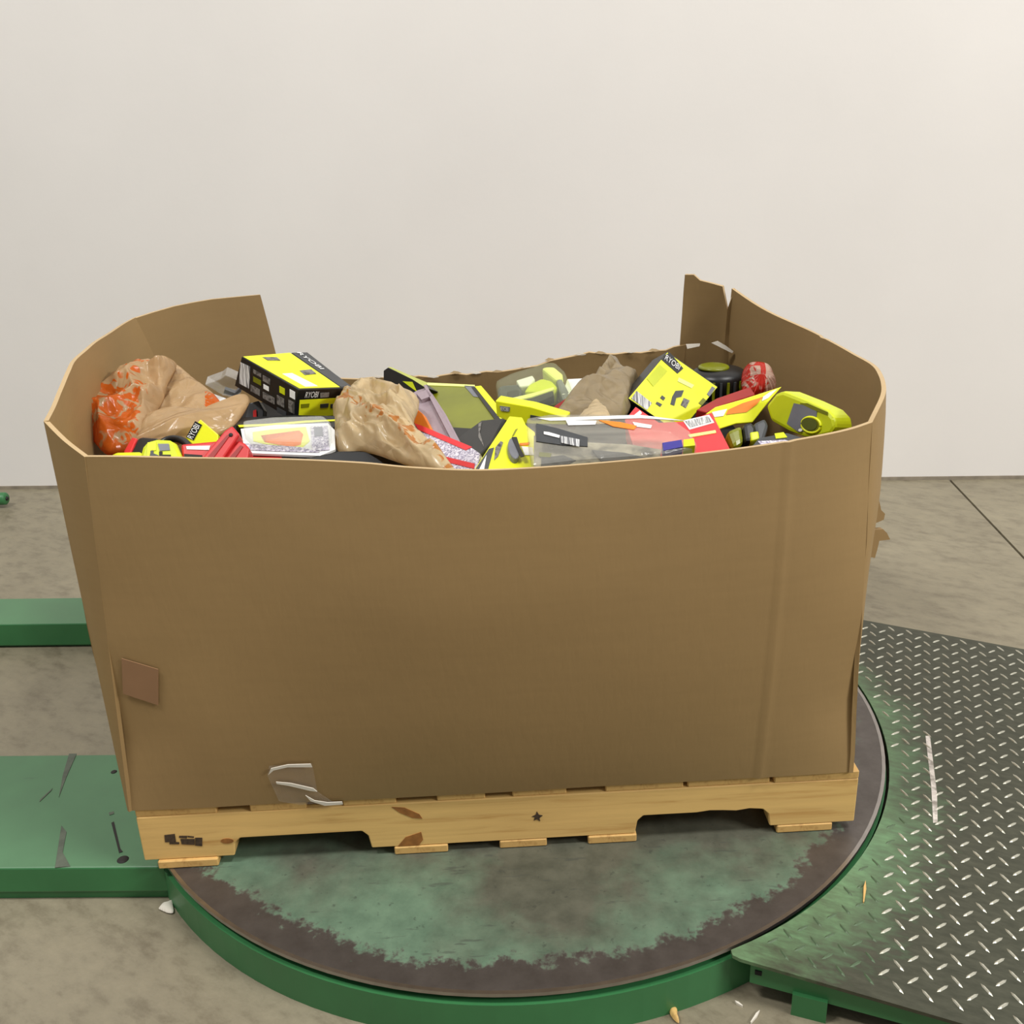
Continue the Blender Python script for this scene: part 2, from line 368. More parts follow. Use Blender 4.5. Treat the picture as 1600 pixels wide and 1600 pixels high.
def cat_rom(pts, n):
    """smooth curve through the points, n samples on every span"""
    out = []; k = len(pts)
    for i in range(k-1):
        p0 = pts[max(i-1, 0)]; p1 = pts[i]; p2 = pts[i+1]; p3 = pts[min(i+2, k-1)]
        for j in range(n):
            t = j/n
            out.append(.5*((2*p1)+(p2-p0)*t+(2*p0-5*p1+4*p2-p3)*t*t+(3*p1-p0-3*p2+p3)*t**3))
    out.append(pts[-1]); return out
def bag(name, plane, outline, puff, mat, parent=None, seed=0, crease=.012, printed=None, freq=26, cpx=None, thin=.3, folds=(), flow=None):
    """crumpled film: ringed closed surface, faceted creases; folds = ridge lines in pixels; flow = direction (pixels) the creases run"""
    n = 160; rings = 40
    P = [Vector((u, v, 0)) for u, v in outline]; loop = cat_rom(P+[P[0]], 14)[:-1]
    step = len(loop)/n; loop = [loop[int(i*step)] for i in range(n)]
    c = Vector((*cpx, 0)) if cpx else sum(loop, Vector())/n
    fd = (plane.px(*flow[1])-plane.px(*flow[0])).normalized() if flow else None
    off = Vector((seed*1.7, seed*.9, seed*.3))
    def cre(p_):
        q = p_ - fd*(p_.dot(fd)*.8) if fd else p_
        q = q+.012*noise.noise_vector(p_*14+off)
        d1 = noise.voronoi(q*freq+off)[0]; d2 = noise.voronoi(q*freq*2.3+off)[0]
        return (d1[1]-d1[0])*-1.0+.5+(d2[0]-.4)*.45+(d1[0]-.4)*.6
    V = []; pr = []
    for side in (1, -1):
        for r in range(rings if side > 0 else rings-1):
            k = 1-r/(rings-1) if side > 0 else (1-(r+1)/(rings-1))
            for q in loop:
                s = c+(q-c)*k; p_ = plane.px(s.x, s.y)
                h = puff*(max(0, 1-k**2.6))**.6
                e = min(1, (1-k)*5)
                if side > 0:
                    h += crease*cre(p_)*(.30+.70*e)+puff*.35*noise.noise(p_*9+off)*e
                    for (fx, fy, gx, gy, hh, ww) in folds:
                        dx, dy = gx-fx, gy-fy; t = max(0, min(1, ((s.x-fx)*dx+(s.y-fy)*dy)/(dx*dx+dy*dy)))
                        d_ = math.hypot(s.x-fx-t*dx, s.y-fy-t*dy); h += hh*max(0, 1-d_/ww)*e
                    V.append(p_+plane.n*h)
                else: V.append(p_-plane.n*(puff*thin*(1-k**2)+.001))
                pr.append(printed(s.x, s.y) if (printed and side > 0) else 0)
    Fc = []
    for r in range(rings-1):
        for j in range(n): Fc.append((r*n+j, r*n+(j+1) % n, (r+1)*n+(j+1) % n, (r+1)*n+j))
    b0 = rings*n
    for j in range(n): Fc.append((j, (j+1) % n, b0+(j+1) % n, b0+j))
    for r in range(rings-2):
        for j in range(n): Fc.append((b0+r*n+j, b0+r*n+(j+1) % n, b0+(r+1)*n+(j+1) % n, b0+(r+1)*n+j))
    o = mesh(name, V, Fc, mat, parent, smooth=True)
    a = o.data.attributes.new('print', 'FLOAT', 'POINT')
    for i, x in enumerate(pr): a.data[i].value = x
    return o

# ================================================================== SETTING
wd = Vector((.99686, -.07927, 0)); wn = Vector((-.07927, -.99686, 0))     # wall direction, its normal to the room
w0 = Vector((0, 3.4785, 0))
def wallbox(name, a, b, z0, z1, d0, d1, mat):
    v, f = extrude([w0+wd*a-wn*d0+Vector((0, 0, z0)), w0+wd*b-wn*d0+Vector((0, 0, z0)), w0+wd*b-wn*d0+Vector((0, 0, z1)), w0+wd*a-wn*d0+Vector((0, 0, z1))], -wn*(d1-d0))
    return struct(mesh(name, v, f, mat))
wallbox('wall_back', -7, 7, 0.006, 6.4, 0, .2, M['wall'])
wallbox('baseboard_back', -7, 7, -.02, .012, -.004, .19, plain('wall_foot_sealant', lin(140, 130, 114), .8, 0, .2, 30))
# floor slabs with an open saw-cut joint running to the wall on the right
ja = at(1488, 754, z=0); jb = at(1600, 872, z=0); jd = (jb-ja).normalized(); jn = Vector((-jd.y, jd.x, 0))
far_ = ja-jd*.3; near_ = ja+jd*9
def floor_slab(name, pts, z0=-.12, z1=0):
    v, f = extrude([Vector((p_[0], p_[1], z0)) for p_ in pts], Vector((0, 0, z1-z0)))
    return struct(mesh(name, v, f, M['floor']))
g = jn*.004
L1, L2 = far_-g, near_-g; R1, R2 = far_+g, near_+g
if L1.x > R1.x: L1, L2, R1, R2 = R1, R2, L1, L2
floor_slab('floor', [(-8, -6), (L2.x, -6) if L2.y < -6 else (L2.x, L2.y), (L1.x, L1.y), (L1.x, 3.9), (-8, 3.9)])
floor_slab('floor', [(R2.x, -6) if R2.y < -6 else (R2.x, R2.y), (9, -6), (9, 3.9), (R1.x, 3.9), (R1.x, R1.y)])
struct(box('floor_joint_filler', (1, 0, -.10), (16, 12, .03), M['void']))
# a second floor piece between the end of the joint and the room's near side
# ================================================================== TURNTABLE
DC = Vector((-.0154, 1.859, 0)); DR = .7445; ZD = .085
tt = root('pallet_turntable', 'low round green steel turntable with worn disc under the loaded pallet', 'turntable', DC)
lathe('turntable_disc', DC+Vector((0, 0, .0745)), (0, 0, 1), [(0, DR-.012), (.001, DR-.002), (.004, DR), (.0085, DR), (.0105, DR-.002)], M['disc'], tt, 128, False)
def ring(name, r0, r1, z0, z1, mat, parent, n=128):
    V = []; Fc = []
    for j in range(n):
        c_, s_ = math.cos(2*math.pi*j/n), math.sin(2*math.pi*j/n)
        for r, z in ((r0, z0), (r1, z0), (r1, z1), (r0, z1)): V.append(DC+Vector((r*c_, r*s_, z)))
    for j in range(n):
        a = 4*j; b = 4*((j+1) % n)
        for k in range(4): Fc.append((a+k, a+(k+1) % 4, b+(k+1) % 4, b+k))
    return mesh(name, V, Fc, mat, parent)
ring('rim_band', DR-.005, DR+.0012, 0.0790, .0853, M['rimsteel'], tt)
ring('base_ring', DR-.03, DR+.004, 0, .066, M['green_side'], tt)
ring('bearing_gap', DR-.06, DR-.012, .03, .0745, M['void'], tt)
# steel legs of the machine frame to the left
def plate_poly(name, pts, z0, z1, mat, parent, bevel=.003):
    v, f = extrude([Vector((x, y, z0)) for x, y in pts], Vector((0, 0, z1-z0)))
    o = mesh(name, v, f, mat, parent, bevel=bevel)
    o.data.materials.append(M['green_side'])
    for q in o.data.polygons:
        if abs(q.normal.z) < .5: q.material_index = 1
    return o
sl = -.05
def arc_pts(y0, y1, x_from, r, n=14):
    """left end straight, right end following the ring"""
    a = []
    for i in range(n):
        y = y1+(y0-y1)*i/(n-1)
        a.append((DC.x-math.sqrt(max(1e-6, r*r-(y-DC.y)**2)), y))
    return a
rr = DR+.002
pl = plate_poly('frame_plate', [(-2.2, 1.425+2.2*.045-.03), (-2.2, 1.775+2.2*.045-.04)]+arc_pts(1.425, 1.765, 0, rr), .018, .072, M['green'], tt)
plate_poly('frame_plate_skirt', [(-2.2, 1.431+2.2*.045-.03), (-2.2, 1.765+2.2*.045-.04)]+arc_pts(1.433, 1.758, 0, rr), 0, .018, M['green_side'], tt, 0)
plate_poly('frame_bar', [(-2.2, 2.345+2.2*.075-.09), (-2.2, 2.50+2.2*.075-.09)]+arc_pts(2.335, 2.475, 0, rr), .006, .07, M['green'], tt)
plate_poly('frame_bar_foot', [(-2.2, 2.355+2.2*.075-.09), (-2.2, 2.49+2.2*.075-.09)]+arc_pts(2.345, 2.465, 0, rr), 0, .006, M['green_side'], tt, 0)
PT = Plane(at(100, 1300, z=.0722), n=Vector((0, 0, 1)))
for cx, cy, rx, ry in ((192, 1343, 10, 6), (178, 1206, 6, 4)):
    lathe('bolt_hole', PT.px(cx, cy, -.0006), (0, 0, 1), [(0, .0105*rx/10), (.0012, .0095*rx/10)], M['dark_hole'], pl, 20)
for i, poly in enumerate(([(96, 1290), (104, 1300), (98, 1332), (110, 1354), (86, 1356), (90, 1330)],
                          [(108, 1178), (120, 1178), (104, 1214), (92, 1246), (98, 1212)],
                          [(62, 1250), (82, 1232), (80, 1236), (62, 1253)], [(170, 1270), (178, 1268), (178, 1272), (171, 1274)],
                          [(174, 1286), (178, 1284), (188, 1326), (192, 1331), (186, 1333)])):
    decal('scuff', PT, poly, M['scuff'] if i != 4 else M['dark_hole'], pl, .0008)

# ================================================================== LOADING RAMP
RA = math.radians(-21.3); ev = Vector((math.cos(RA), math.sin(RA), 0)); nv = Vector((-ev.y, ev.x, 0))
SLOPE = .062
RP0 = DC+ev*.55+Vector((0, 0, .089))
RPn = (nv.cross(ev + Vector((0, 0, -SLOPE)))).normalized(); RPn = RPn if RPn.z > 0 else -RPn
RPL = Plane(RP0, n=RPn)
def rpt(e, n_, dz=0): return DC+ev*e+nv*n_+Vector((0, 0, .089-SLOPE*(e-.55)+dz))
rp = root('loading_ramp', 'worn green steel checker-plate ramp leading up to the turntable', 'ramp', DC+ev*1.2)
rp['wx'], rp['wy'], rp['wz'] = rp.location
RIN = DR+.009; N0, N1, EEND = -.533, .632, 1.95
arc = [(math.sqrt(RIN*RIN-n_*n_), n_) for n_ in [N0+.012+(N1-N0-.012)*i/40 for i in range(41)]]
outl = [(arc[0][0]+.004, N0+.003), (arc[0][0]+.016, N0)]+[(EEND, N0), (EEND, N1)]+arc[::-1]
v, f = extrude([rpt(e, n_) for e, n_ in outl], Vector((0, 0, -.006)))
# object origin of the plate at the disc centre so that the wear follows the disc
tp = bpy.data.objects.new('tread_plate', bpy.data.meshes.new('tread_plate')); COL.objects.link(tp)
Mi = (Matrix.Translation(DC) @ Matrix.Rotation(RA, 4, 'Z'))
tp.data.from_pydata([tuple(Mi.inverted() @ q) for q in v], [], f)
bm = bmesh.new(); bm.from_mesh(tp.data); bmesh.ops.recalc_face_normals(bm, faces=bm.faces[:]); bm.to_mesh(tp.data); bm.free()
tp.data.materials.append(M['tread']); tp.parent = rp; tp.matrix_local = Matrix.Translation(-rp.location) @ Mi
# skirts and leg below the plate
for n_, nm in ((N0+.012, 'skirt'), (N1-.012, 'skirt')):
    e0 = math.sqrt(RIN*RIN-n_*n_)+.03
    v, f = extrude([rpt(e0, n_, -.006), rpt(EEND-.5, n_, -.006), rpt(EEND-.5, n_, -.022), rpt(e0, n_, -.052)], nv*(.006 if n_ < 0 else -.006))
    sk = mesh(nm, v, f, M['green_side'], rp)
    if n_ < 0:
        a = rpt(e0+.012, n_-.0006, -.028)
        box('bolt_hole', a, (.010, .002, .008), M['void'], sk, RA)
ea = math.sqrt(RIN*RIN-N0*N0)
for e0 in (ea+.13, ea+.75):
    q = rpt(e0, N0+.03); box('leg', (q.x, q.y, .02), (.05, .05, .04), M['green_side'], rp, RA)
    q = rpt(e0, N1-.03); box('leg', (q.x, q.y, .02), (.05, .05, .04), M['green_side'], rp, RA)
wearmark = decal('wear_mark', RPL, [(1446, 1150), (1453, 1150), (1464, 1240), (1465, 1285), (1458, 1286), (1455, 1230)], M['wear'], rp, .0006)
# raised lugs: one mesh shared; the 300 largest in view are parts, the rest one object
def lug_geo(L=.0122, W=.0024, H=.0016):
    V = [(-L, 0, 0), (-L*.55, -W, 0), (L*.55, -W, 0), (L, 0, 0), (L*.55, W, 0), (-L*.55, W, 0),
         (-L*.7, 0, H*.7), (-L*.4, -W*.4, H), (L*.4, -W*.4, H), (L*.7, 0, H*.7), (L*.4, W*.4, H), (-L*.4, W*.4, H)]
    Fc = [(6, 7, 8, 9, 10, 11)]+[(i, (i+1) % 6, 6+(i+1) % 6, 6+i) for i in range(6)]
    return V, Fc
LV, LF = lug_geo()
lm = bpy.data.meshes.new('tread_lug'); lm.from_pydata(LV, [], LF); lm.materials.append(M['steel'])
LG = bpy.data.meshes.new('tread_lug_painted'); LG.from_pydata(LV, [], LF); LG.materials.append(plain('worn_paint_lug', lin(84, 104, 76), .5, .2, .2, 60))
lugs = []
for i in range(-40, 60):
    for j in range(-40, 40):
        for k in (0, 1):
            e = .74+i*.0400+k*.0203+j*.0; n_ = j*.0428+k*.0214+.013
            if math.hypot(e, n_) < RIN+.014 or e < .2 or e > EEND-.02 or n_ < N0+.014 or n_ > N1-.014: continue
            pw = rpt(e, n_); d = pw-CAM; zf = d.dot(FW)
            u = 800+F*d.dot(RT)/zf; v_ = 800-F*d.dot(UP)/zf
            lugs.append((0 if (-20 < u < 1620 and v_ < 1620) else 1, zf, e, n_, k, pw))
lugs.sort(key=lambda q: (q[0], q[1]))
tilt = Matrix.Rotation(math.atan(SLOPE), 4, 'Y')
SV, SF = [], []
for idx, (hid, zf, e, n_, k, pw) in enumerate(lugs):
    a = math.radians(50 if k else -50)
    mw = Matrix.Translation(pw) @ Matrix.Rotation(RA, 4, 'Z') @ tilt @ Matrix.Rotation(a, 4, 'Z')
    painted = math.hypot(e, n_)-.74+n_*.3 < -.055 or (math.hypot(e, n_) < .79+max(0, -n_-.25)*.45 and n_ < -.1)
    if idx < 300:
        o = bpy.data.objects.new('tread_lug', LG if painted else lm); COL.objects.link(o); o.parent = rp
        o.matrix_local = Matrix.Translation(-rp.location) @ mw
    else:
        b0 = len(SV); SV += [mw @ Vector(q) for q in LV]; SF += [tuple(b0+x for x in q) for q in LF]
fl = mesh('tread_lugs', SV, SF, M['steel'], rp); fl['kind'] = 'stuff'

# ================================================================== PALLET
IN = .0254; YAW = .0268283; PO = Vector((-.64698, 1.40849, 0))
px_ = Vector((math.cos(YAW), math.sin(YAW), 0)); py_ = Vector((-px_.y, px_.x, 0))
def pp(x, y, z): return PO+px_*x+py_*y+Vector((0, 0, z))
pallet = root('wooden_pallet', 'pale pine stringer pallet with notched sides carrying the big cardboard box', 'pallet', pp(.61, .5, ZD))
BT = .016; SH = .089; ZS0 = ZD+BT; ZS1 = ZS0+SH; ZT = ZS1+BT
def local(o):
    """turn a pallet piece into its own frame so the wood grain runs along it"""
    return o
def pallet_part(name, pts, ext, mat):
    R = Matrix.Translation(pallet.location) @ Matrix.Rotation(YAW, 4, 'Z'); Ri = R.inverted()
    v, f = extrude([pp(*q) for q in pts], ext)
    jit = Vector((random.uniform(-5, 5), random.uniform(-5, 5), 0))
    me = bpy.data.meshes.new(name); c = sum(v, Vector())/len(v)
    me.from_pydata([tuple((Ri @ q)-(Ri @ c)) for q in v], [], f)
    bm = bmesh.new(); bm.from_mesh(me); bmesh.ops.recalc_face_normals(bm, faces=bm.faces[:]); bm.to_mesh(me); bm.free()
    me.materials.append(mat); o = bpy.data.objects.new(name, me); COL.objects.link(o); o.parent = pallet
    o.matrix_local = Matrix.Rotation(YAW, 4, 'Z') @ Matrix.Translation(Ri @ c)
    bv = o.modifiers.new('bevel', 'BEVEL'); bv.width = .0018; bv.segments = 1
    o['wx'], o['wy'], o['wz'] = pallet.location
    return o
ND = .036
def notch(x0, x1, ragged=False):
    pts = [(x0, 0), (x0+.004, ND*.72), (x0+.014, ND)]
    if ragged:
        for i in range(1, 9): pts.append((x0+.014+(x1-x0-.028)*i/9, ND+random.uniform(-.001, .006)*(i > 4)))
    return pts+[(x1-.014, ND), (x1-.004, ND*.72), (x1, 0)]
for k, y in enumerate((0, .49, .978)):
    prof = [(0, 0)]+notch(6*IN, 15.2*IN)+notch(33*IN, 42.2*IN, True)+[(48*IN, 0), (48*IN, SH), (0, SH)]
    pallet_part('stringer', [(x, y, ZS0+z) for x, z in prof], py_*.038, M['wood_x'])
for a, b in ((0, 5.3), (7.5, 11.2), (13.6, 17.1), (19.8, 23), (24.8, 28.4), (31, 36.2), (36.5, 42), (42.3, 48)):
    dy = random.uniform(-.0005, .002)
    pallet_part('top_board', [(a*IN, dy, ZS1), (b*IN, dy, ZS1), (b*IN, dy, ZT), (a*IN, dy, ZT)], py_*1.02, M['wood_y'])
for a, b in ((.9, 4.9), (16.7, 20.3), (23.8, 27), (29.8, 33.1), (42.7, 46.5)):
    dy = random.uniform(-.006, .0)
    pallet_part('bottom_board', [(a*IN, dy, ZD+.0005), (b*IN, dy, ZD+.0005), (b*IN, dy, ZS0), (a*IN, dy, ZS0)], py_*1.016, M['wood_y'])
PF = Plane(pp(0, -.0005, .15), n=-py_)
decal('knot', PF, [(612, 1261), (632, 1262), (655, 1272), (660, 1279), (645, 1278), (625, 1270)], M['knot'], pallet, .0004)
decal('knot', PF, [(622, 1322), (634, 1308), (658, 1300), (661, 1312), (655, 1320)], M['knot'], pallet, .0004)
decal('knot', PF, ellipse(355, 1314, 10, 4, 14), M['knot'], pallet, .0004)
decal('knot', PF, [(831, 1276), (837, 1273), (839, 1268), (842, 1273), (848, 1274), (843, 1278), (844, 1283), (839, 1280), (834, 1282), (836, 1277)], M['stamp'], pallet, .0004)
for poly in ([(257, 1305), (273, 1303), (275, 1315), (258, 1316)], [(265, 1315), (280, 1316), (280, 1319), (265, 1319)], [(280, 1306), (292, 1306), (292, 1310), (280, 1309)],
             [(282, 1311), (304, 1311), (304, 1320), (284, 1319)], [(293, 1306), (303, 1307), (303, 1309), (293, 1308)], [(305, 1309), (316, 1309), (316, 1322), (305, 1321)]):
    decal('stamp_mark', PF, poly, M['stamp'], pallet, .0004)

# ================================================================== BIG CARDBOARD BOX
gb = root('bulk_cardboard_box', 'huge open brown cardboard box with torn rim standing on the pallet', 'box', pp(.6, .5, ZT))
BX0, BX1, BY0, BY1 = -.010, 1.206, -.006, 1.010
def bot(x, y): return pp(x, y, ZT+.001)
T = lambda L: [at(u, v_, y=y) for u, v_, y in L]
front_t = T([(132, 714, 1.392), (200, 714, 1.382), (300, 716, 1.372), (430, 718, 1.362), (560, 724, 1.352), (640, 731, 1.348), (740, 735, 1.348), (840, 731, 1.352),
             (960, 722, 1.362), (1080, 711, 1.375), (1191, 697, 1.3895), (1280, 682, 1.412), (1330, 671, 1.435), (1363, 660, 1.462)])
right_t = T([(1363, 660, 1.462), (1372, 640, 1.485), (1381, 618, 1.53), (1384, 602, 1.59), (1380, 586, 1.68), (1366, 569, 1.79), (1335, 552, 1.91), (1300, 533, 2.01), (1272, 518, 2.09), (1215, 492, 2.20), (1180, 472, 2.27), (1147, 450, 2.33)])
backr_t = T([(1147, 450, 2.33), (1138, 482, 2.335), (1131, 446, 2.34), (1112, 441, 2.355), (1095, 437, 2.365), (1085, 428, 2.372), (1071, 428, 2.38)])
torn = [(1071, 537), (1052, 541), (1040, 546), (1022, 547), (1000, 550), (984, 549), (960, 552), (938, 551), (920, 549), (906, 553), (880, 558), (860, 562), (840, 570), (822, 573), (800, 577), (778, 580),
        (760, 579), (742, 582), (730, 584), (712, 582), (690, 585), (676, 588), (655, 586), (640, 588), (612, 590), (590, 588), (560, 591), (530, 590), (500, 592), (470, 589), (440, 590), (424, 586)]
back_t = T([(u, v_, 2.385+.008*math.sin(u*.013)) for u, v_ in torn])
flapl_t = T([(418, 556, 2.383), (411, 520, 2.38), (407, 490, 2.378), (405, 460, 2.375), (370, 463, 2.35), (330, 467, 2.315), (300, 472, 2.28), (270, 478, 2.24), (235, 488, 2.19), (207, 497, 2.14)])
left_t = T([(207, 497, 2.14), (178, 514, 2.03), (150, 531, 1.92), (120, 556, 1.78), (102, 582, 1.67), (90, 610, 1.58), (80, 636, 1.51), (68, 658, 1.45)])
cham_t = T([(68, 658, 1.45), (98, 688, 1.415), (132, 714, 1.392)])
def arcfrac(L):
    s = [0]
    for a, b in zip(L, L[1:]): s.append(s[-1]+max(1e-4, Vector((b.x-a.x, b.y-a.y)).length))
    return [x/s[-1] for x in s]
def panel(name, tops, b0, b1, bulge, smooth_n=1, rows=16, label=None):
    if smooth_n > 1: tops = cat_rom(tops, smooth_n)
    fr = arcfrac(tops); cols = []
    for t_, k in zip(tops, fr):
        b = b0.lerp(b1, k); col_ = []
        for r in range(rows+1):
            h = r/rows; p_ = b.lerp(t_, h)
            out = Vector((p_.x-gb.location.x, p_.y-gb.location.y, 0)).normalized()
            col_.append(p_+bulge(k, h, p_))
        cols.append(col_)
    V = [p_ for c_ in cols for p_ in c_]; R = rows+1
    Fc = [(i*R+j, (i+1)*R+j, (i+1)*R+j+1, i*R+j+1) for i in range(len(cols)-1) for j in range(rows)]
    nv_ = [Vector() for _ in V]
    for q in Fc:
        nn = (V[q[1]]-V[q[0]]).cross(V[q[3]]-V[q[0]])
        for x in q: nv_[x] += nn
    sgn = sum(((V[i]-gb.location).xy.to_3d()).dot(nv_[i]) for i in range(len(V)))
    off = [n_.normalized()*(-.007 if sgn > 0 else .007) for n_ in nv_]
    K = len(V); C_ = len(cols)
    V2 = V+[a+b for a, b in zip(V, off)]
    F2 = Fc+[tuple(x+K for x in reversed(q)) for q in Fc]
    n_main = len(F2)
    top = [(i*R+rows, (i+1)*R+rows, (i+1)*R+rows+K, i*R+rows+K) for i in range(C_-1)]
    rest = [(i*R, i*R+K, (i+1)*R+K, (i+1)*R) for i in range(C_-1)]
    for c_ in (0, C_-1): rest += [(c_*R+j, c_*R+j+1, c_*R+j+1+K, c_*R+j+K) for j in range(rows)]
    o = mesh(name, V2, F2+top+rest, M['card'], gb, smooth=True, label=label)
    o.data.materials.append(M['card_edge'])
    for i in range(n_main, n_main+len(top)+len(rest)): o.data.polygons[i].use_smooth = False
    for i in range(n_main, n_main+len(top)): o.data.polygons[i].material_index = 1
    es = o.modifiers.new('sharp', 'EDGE_SPLIT'); es.split_angle = math.radians(50)
    return o
def bump1(k, h): return math.sin(math.pi*k)*math.sin(math.pi*h)
def f_front(k, h, p_):
    # gentle belly in the middle, flatter triangles at the lower corners
    d = -.022*bump1(k, h)**.8
    edge = min(k, 1-k)
    d += .012*max(0, 1-edge/.12)*max(0, 1-abs(h-.22)/.3)
    d -= .006*max(0, 1-abs(edge-(.04+.14*h))/.08)*max(0, 1-h/.45)*h*3
    cr_ = abs(k-.868); d -= .0036*max(0, 1-cr_/.007)
    d += .0025*noise.noise(Vector((k*5, h*4, 1.3)))
    return py_*d
def f_right(k, h, p_): return px_*(.022*bump1(k**.6, h**1.6)+.004*noise.noise(Vector((k*6, h*5, 4)))-.005*max(0, 1-abs(k-.66)/.012))
def f_left(k, h, p_): return px_*(-.035*bump1(k, h)+.004*noise.noise(Vector((k*6, h*5, 8))))
def f_back(k, h, p_): return py_*(.012*bump1(k, h)+.004*noise.noise(Vector((k*9, h*5, 6))))
fr_split = .052
panel('front_panel', front_t, bot(BX0+.004, BY0), bot(BX1, BY0), f_front, 14, 22)
panel('right_panel', right_t, bot(BX1, BY0), bot(BX1, BY1), f_right, 5)
kb = .13
panel('back_corner_flap', backr_t, bot(BX1, BY1), bot(BX1-.14, BY1), f_back, 1)
bk = panel('back_panel', back_t, bot(BX1-.14, BY1), bot(BX0+.22, BY1), f_back, 1)
panel('back_corner_flap', flapl_t, bot(BX0+.22, BY1), bot(BX0, BY1), f_back, 1)
panel('left_panel', left_t, bot(BX0, BY1), bot(BX0, BY0+.004), f_left, 5)
panel('corner_fold', cham_t, bot(BX0, BY0+.004), bot(BX0+.004, BY0), lambda k, h, p_: Vector(), 4)
v, f = extrude([bot(BX0+.015, BY0+.015), bot(BX1-.015, BY0+.015), bot(BX1-.015, BY1-.02), bot(BX0+.015, BY1-.02)], Vector((0, 0, .006)))
mesh('bottom_panel', v, f, M['card'], gb)
# torn white liner along the tear at the right back corner, and shreds along the rim
BKP = Plane(at(1100, 540, y=2.325), n=Vector((0, -1, .1)))
slab('torn_liner', BKP, [(1072, 538), (1094, 537), (1093, 541), (1074, 545)], .004, M['white_torn'], gb)
slab('torn_liner', BKP, [(1112, 536), (1122, 533), (1134, 540), (1146, 549), (1144, 552), (1130, 545), (1118, 539)], .004, M['white_torn'], gb)
for i, (u, v_) in enumerate(torn[3:26:2]):
    h = random.uniform(3, 6)
    slab('torn_shred', Plane(at(u, v_, y=2.374), n=Vector((0, -1, .15))), [(u-9, v_+1), (u-3, v_-h*.5), (u+4, v_-h*.3), (u+10, v_+1), (u+2, v_+2.5)], .002, M['white_torn' if i % 2 else 'card_edge'], gb)
# torn scraps poking out of the right side
SR = Plane(at(1372, 830, y=1.56), n=Vector((.1, -1, .1)))
slab('torn_scrap', SR, [(1354, 790), (1374, 783), (1377, 797), (1383, 803), (1381, 812), (1372, 816), (1354, 822)], .012, M['card'], gb)
slab('torn_scrap', SR, [(1350, 829), (1380, 827), (1386, 833), (1391, 843), (1374, 845), (1371, 858), (1367, 872), (1350, 868)], .012, M['card'], gb)
# faded label and crinkled tape on the front
from mathutils.bvhtree import BVHTree
fp_ = [o for o in gb.children if o.name.startswith('front_panel')][0]
bvh = BVHTree.FromPolygons([v.co+worg(gb) for v in fp_.data.vertices], [tuple(p_.vertices) for p_ in fp_.data.polygons])
def hit(u, v_): return bvh.ray_cast(CAM, pdir(u, v_).normalized())[0]
FP = Plane(hit(195, 1035), hit(243, 1050), hit(220, 1098)); FP.p = FP.p+FP.n*.0035
FQ = Plane(hit(425, 1200), hit(490, 1200), hit(460, 1250)); FQ.p = FQ.p+FQ.n*.002

# ================================================================== CONTENTS OF THE BOX
def thing(name, label, cat, p_, group=None): return root(name, label, cat, p_, group)
# -- unseen blocks added to hold up the goods, black so the gaps look dark
for i, j, lb in ((0, 0, 'unseen black filler block added under the tan bag and red tool at the front left'), (1, 0, 'unseen black filler block added under the long clear clamshell at the front right'),
                 (0, 1, 'unseen black filler block added under the big lime carton at the back left'), (1, 1, 'unseen black filler block added under the ribbed round tool at the back right')):
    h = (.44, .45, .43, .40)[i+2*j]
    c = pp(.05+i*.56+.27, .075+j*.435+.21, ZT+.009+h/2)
    tag(box('filler_block', c, (.54, .42, h), M['void'], None, YAW, .003), lb, 'carton', 'added filler blocks under the top layer')

def on(plane, u, v): return plane.px(u, v)
def foot(plane, pts, drop=.03):
    q = [plane.px(u, v) for u, v in pts]
    return Vector((sum(p_.x for p_ in q)/len(q), sum(p_.y for p_ in q)/len(q), min(p_.z for p_ in q)-drop))
def boxed(name, label, cat, plane, outline, thick, mat, group=None, bevel=.0015, part='body'):
    r = thing(name, label, cat, foot(plane, outline), group)
    return r, slab(part, plane, outline, thick, mat, r, 0, bevel)

# -- label and tape that belong to the big box
slab('faded_label', FP, [(190, 1029), (247, 1046), (247, 1102), (192, 1084)], .0012, M['pink'], gb, .0, label='faded pinkish paper label')
tp_ = slab('packing_tape', FQ, [(421, 1196), (488, 1192), (496, 1236), (520, 1252), (468, 1256), (436, 1250), (418, 1210)], .0008, M['tape'], gb, .002)
for poly in ([(420, 1208), (424, 1198), (450, 1192), (486, 1191), (488, 1196), (450, 1196), (428, 1201)], [(432, 1219), (455, 1221), (490, 1229), (496, 1234), (486, 1233), (452, 1225), (433, 1222)],
             [(478, 1240), (492, 1248), (512, 1251), (535, 1250), (536, 1254), (508, 1256), (486, 1249)]):
    slab('tape_wrinkle', FQ, poly, .0012, M['white_torn'], tp_, .0042)

# -- 1 big black and lime carton
Pc = Plane(Vector((-.401, 1.9, .794))+Vector((.36, -.06, .93)).normalized()*.029, n=Vector((.36, -.06, .93)))
O = [(377.5, 557), (467, 609), (547, 606), (560, 604), (478, 550)]
O = [(377.5, 557), (467, 609), (552, 606), (480, 550)]
c1, body = boxed('tool_carton', 'large lime and black tool carton lying tilted highest at the left of the pile', 'carton', Pc, O, .060, M['black'])
decal('top_print', Pc, [(380, 557.5), (468, 607), (531, 605), (453, 551.5)], M['yellow'], body, .0006)
decal('side_strip', Pc, [(456, 551.5), (478, 551), (549, 604), (533, 605)], M['dgrey'], body, .0006)
writing('RYOBI', Pc, (463, 552), (500, 578), .011, M['white'], body)
decal('print_block', Pc, [(441, 585), (456, 584), (496, 604), (477, 605)], M['white'], body, .0016)
decal('print_block', Pc, [(410, 559), (432, 559), (438, 564), (418, 564)], M['greyp'], body, .0016)
decal('print_block', Pc, [(468, 580), (486, 578), (494, 585), (476, 587)], M['greyp'], body, .0016)
a, b_, c_ = Pc.px(467, 609), Pc.px(552, 606), Pc.px(377.5, 557)
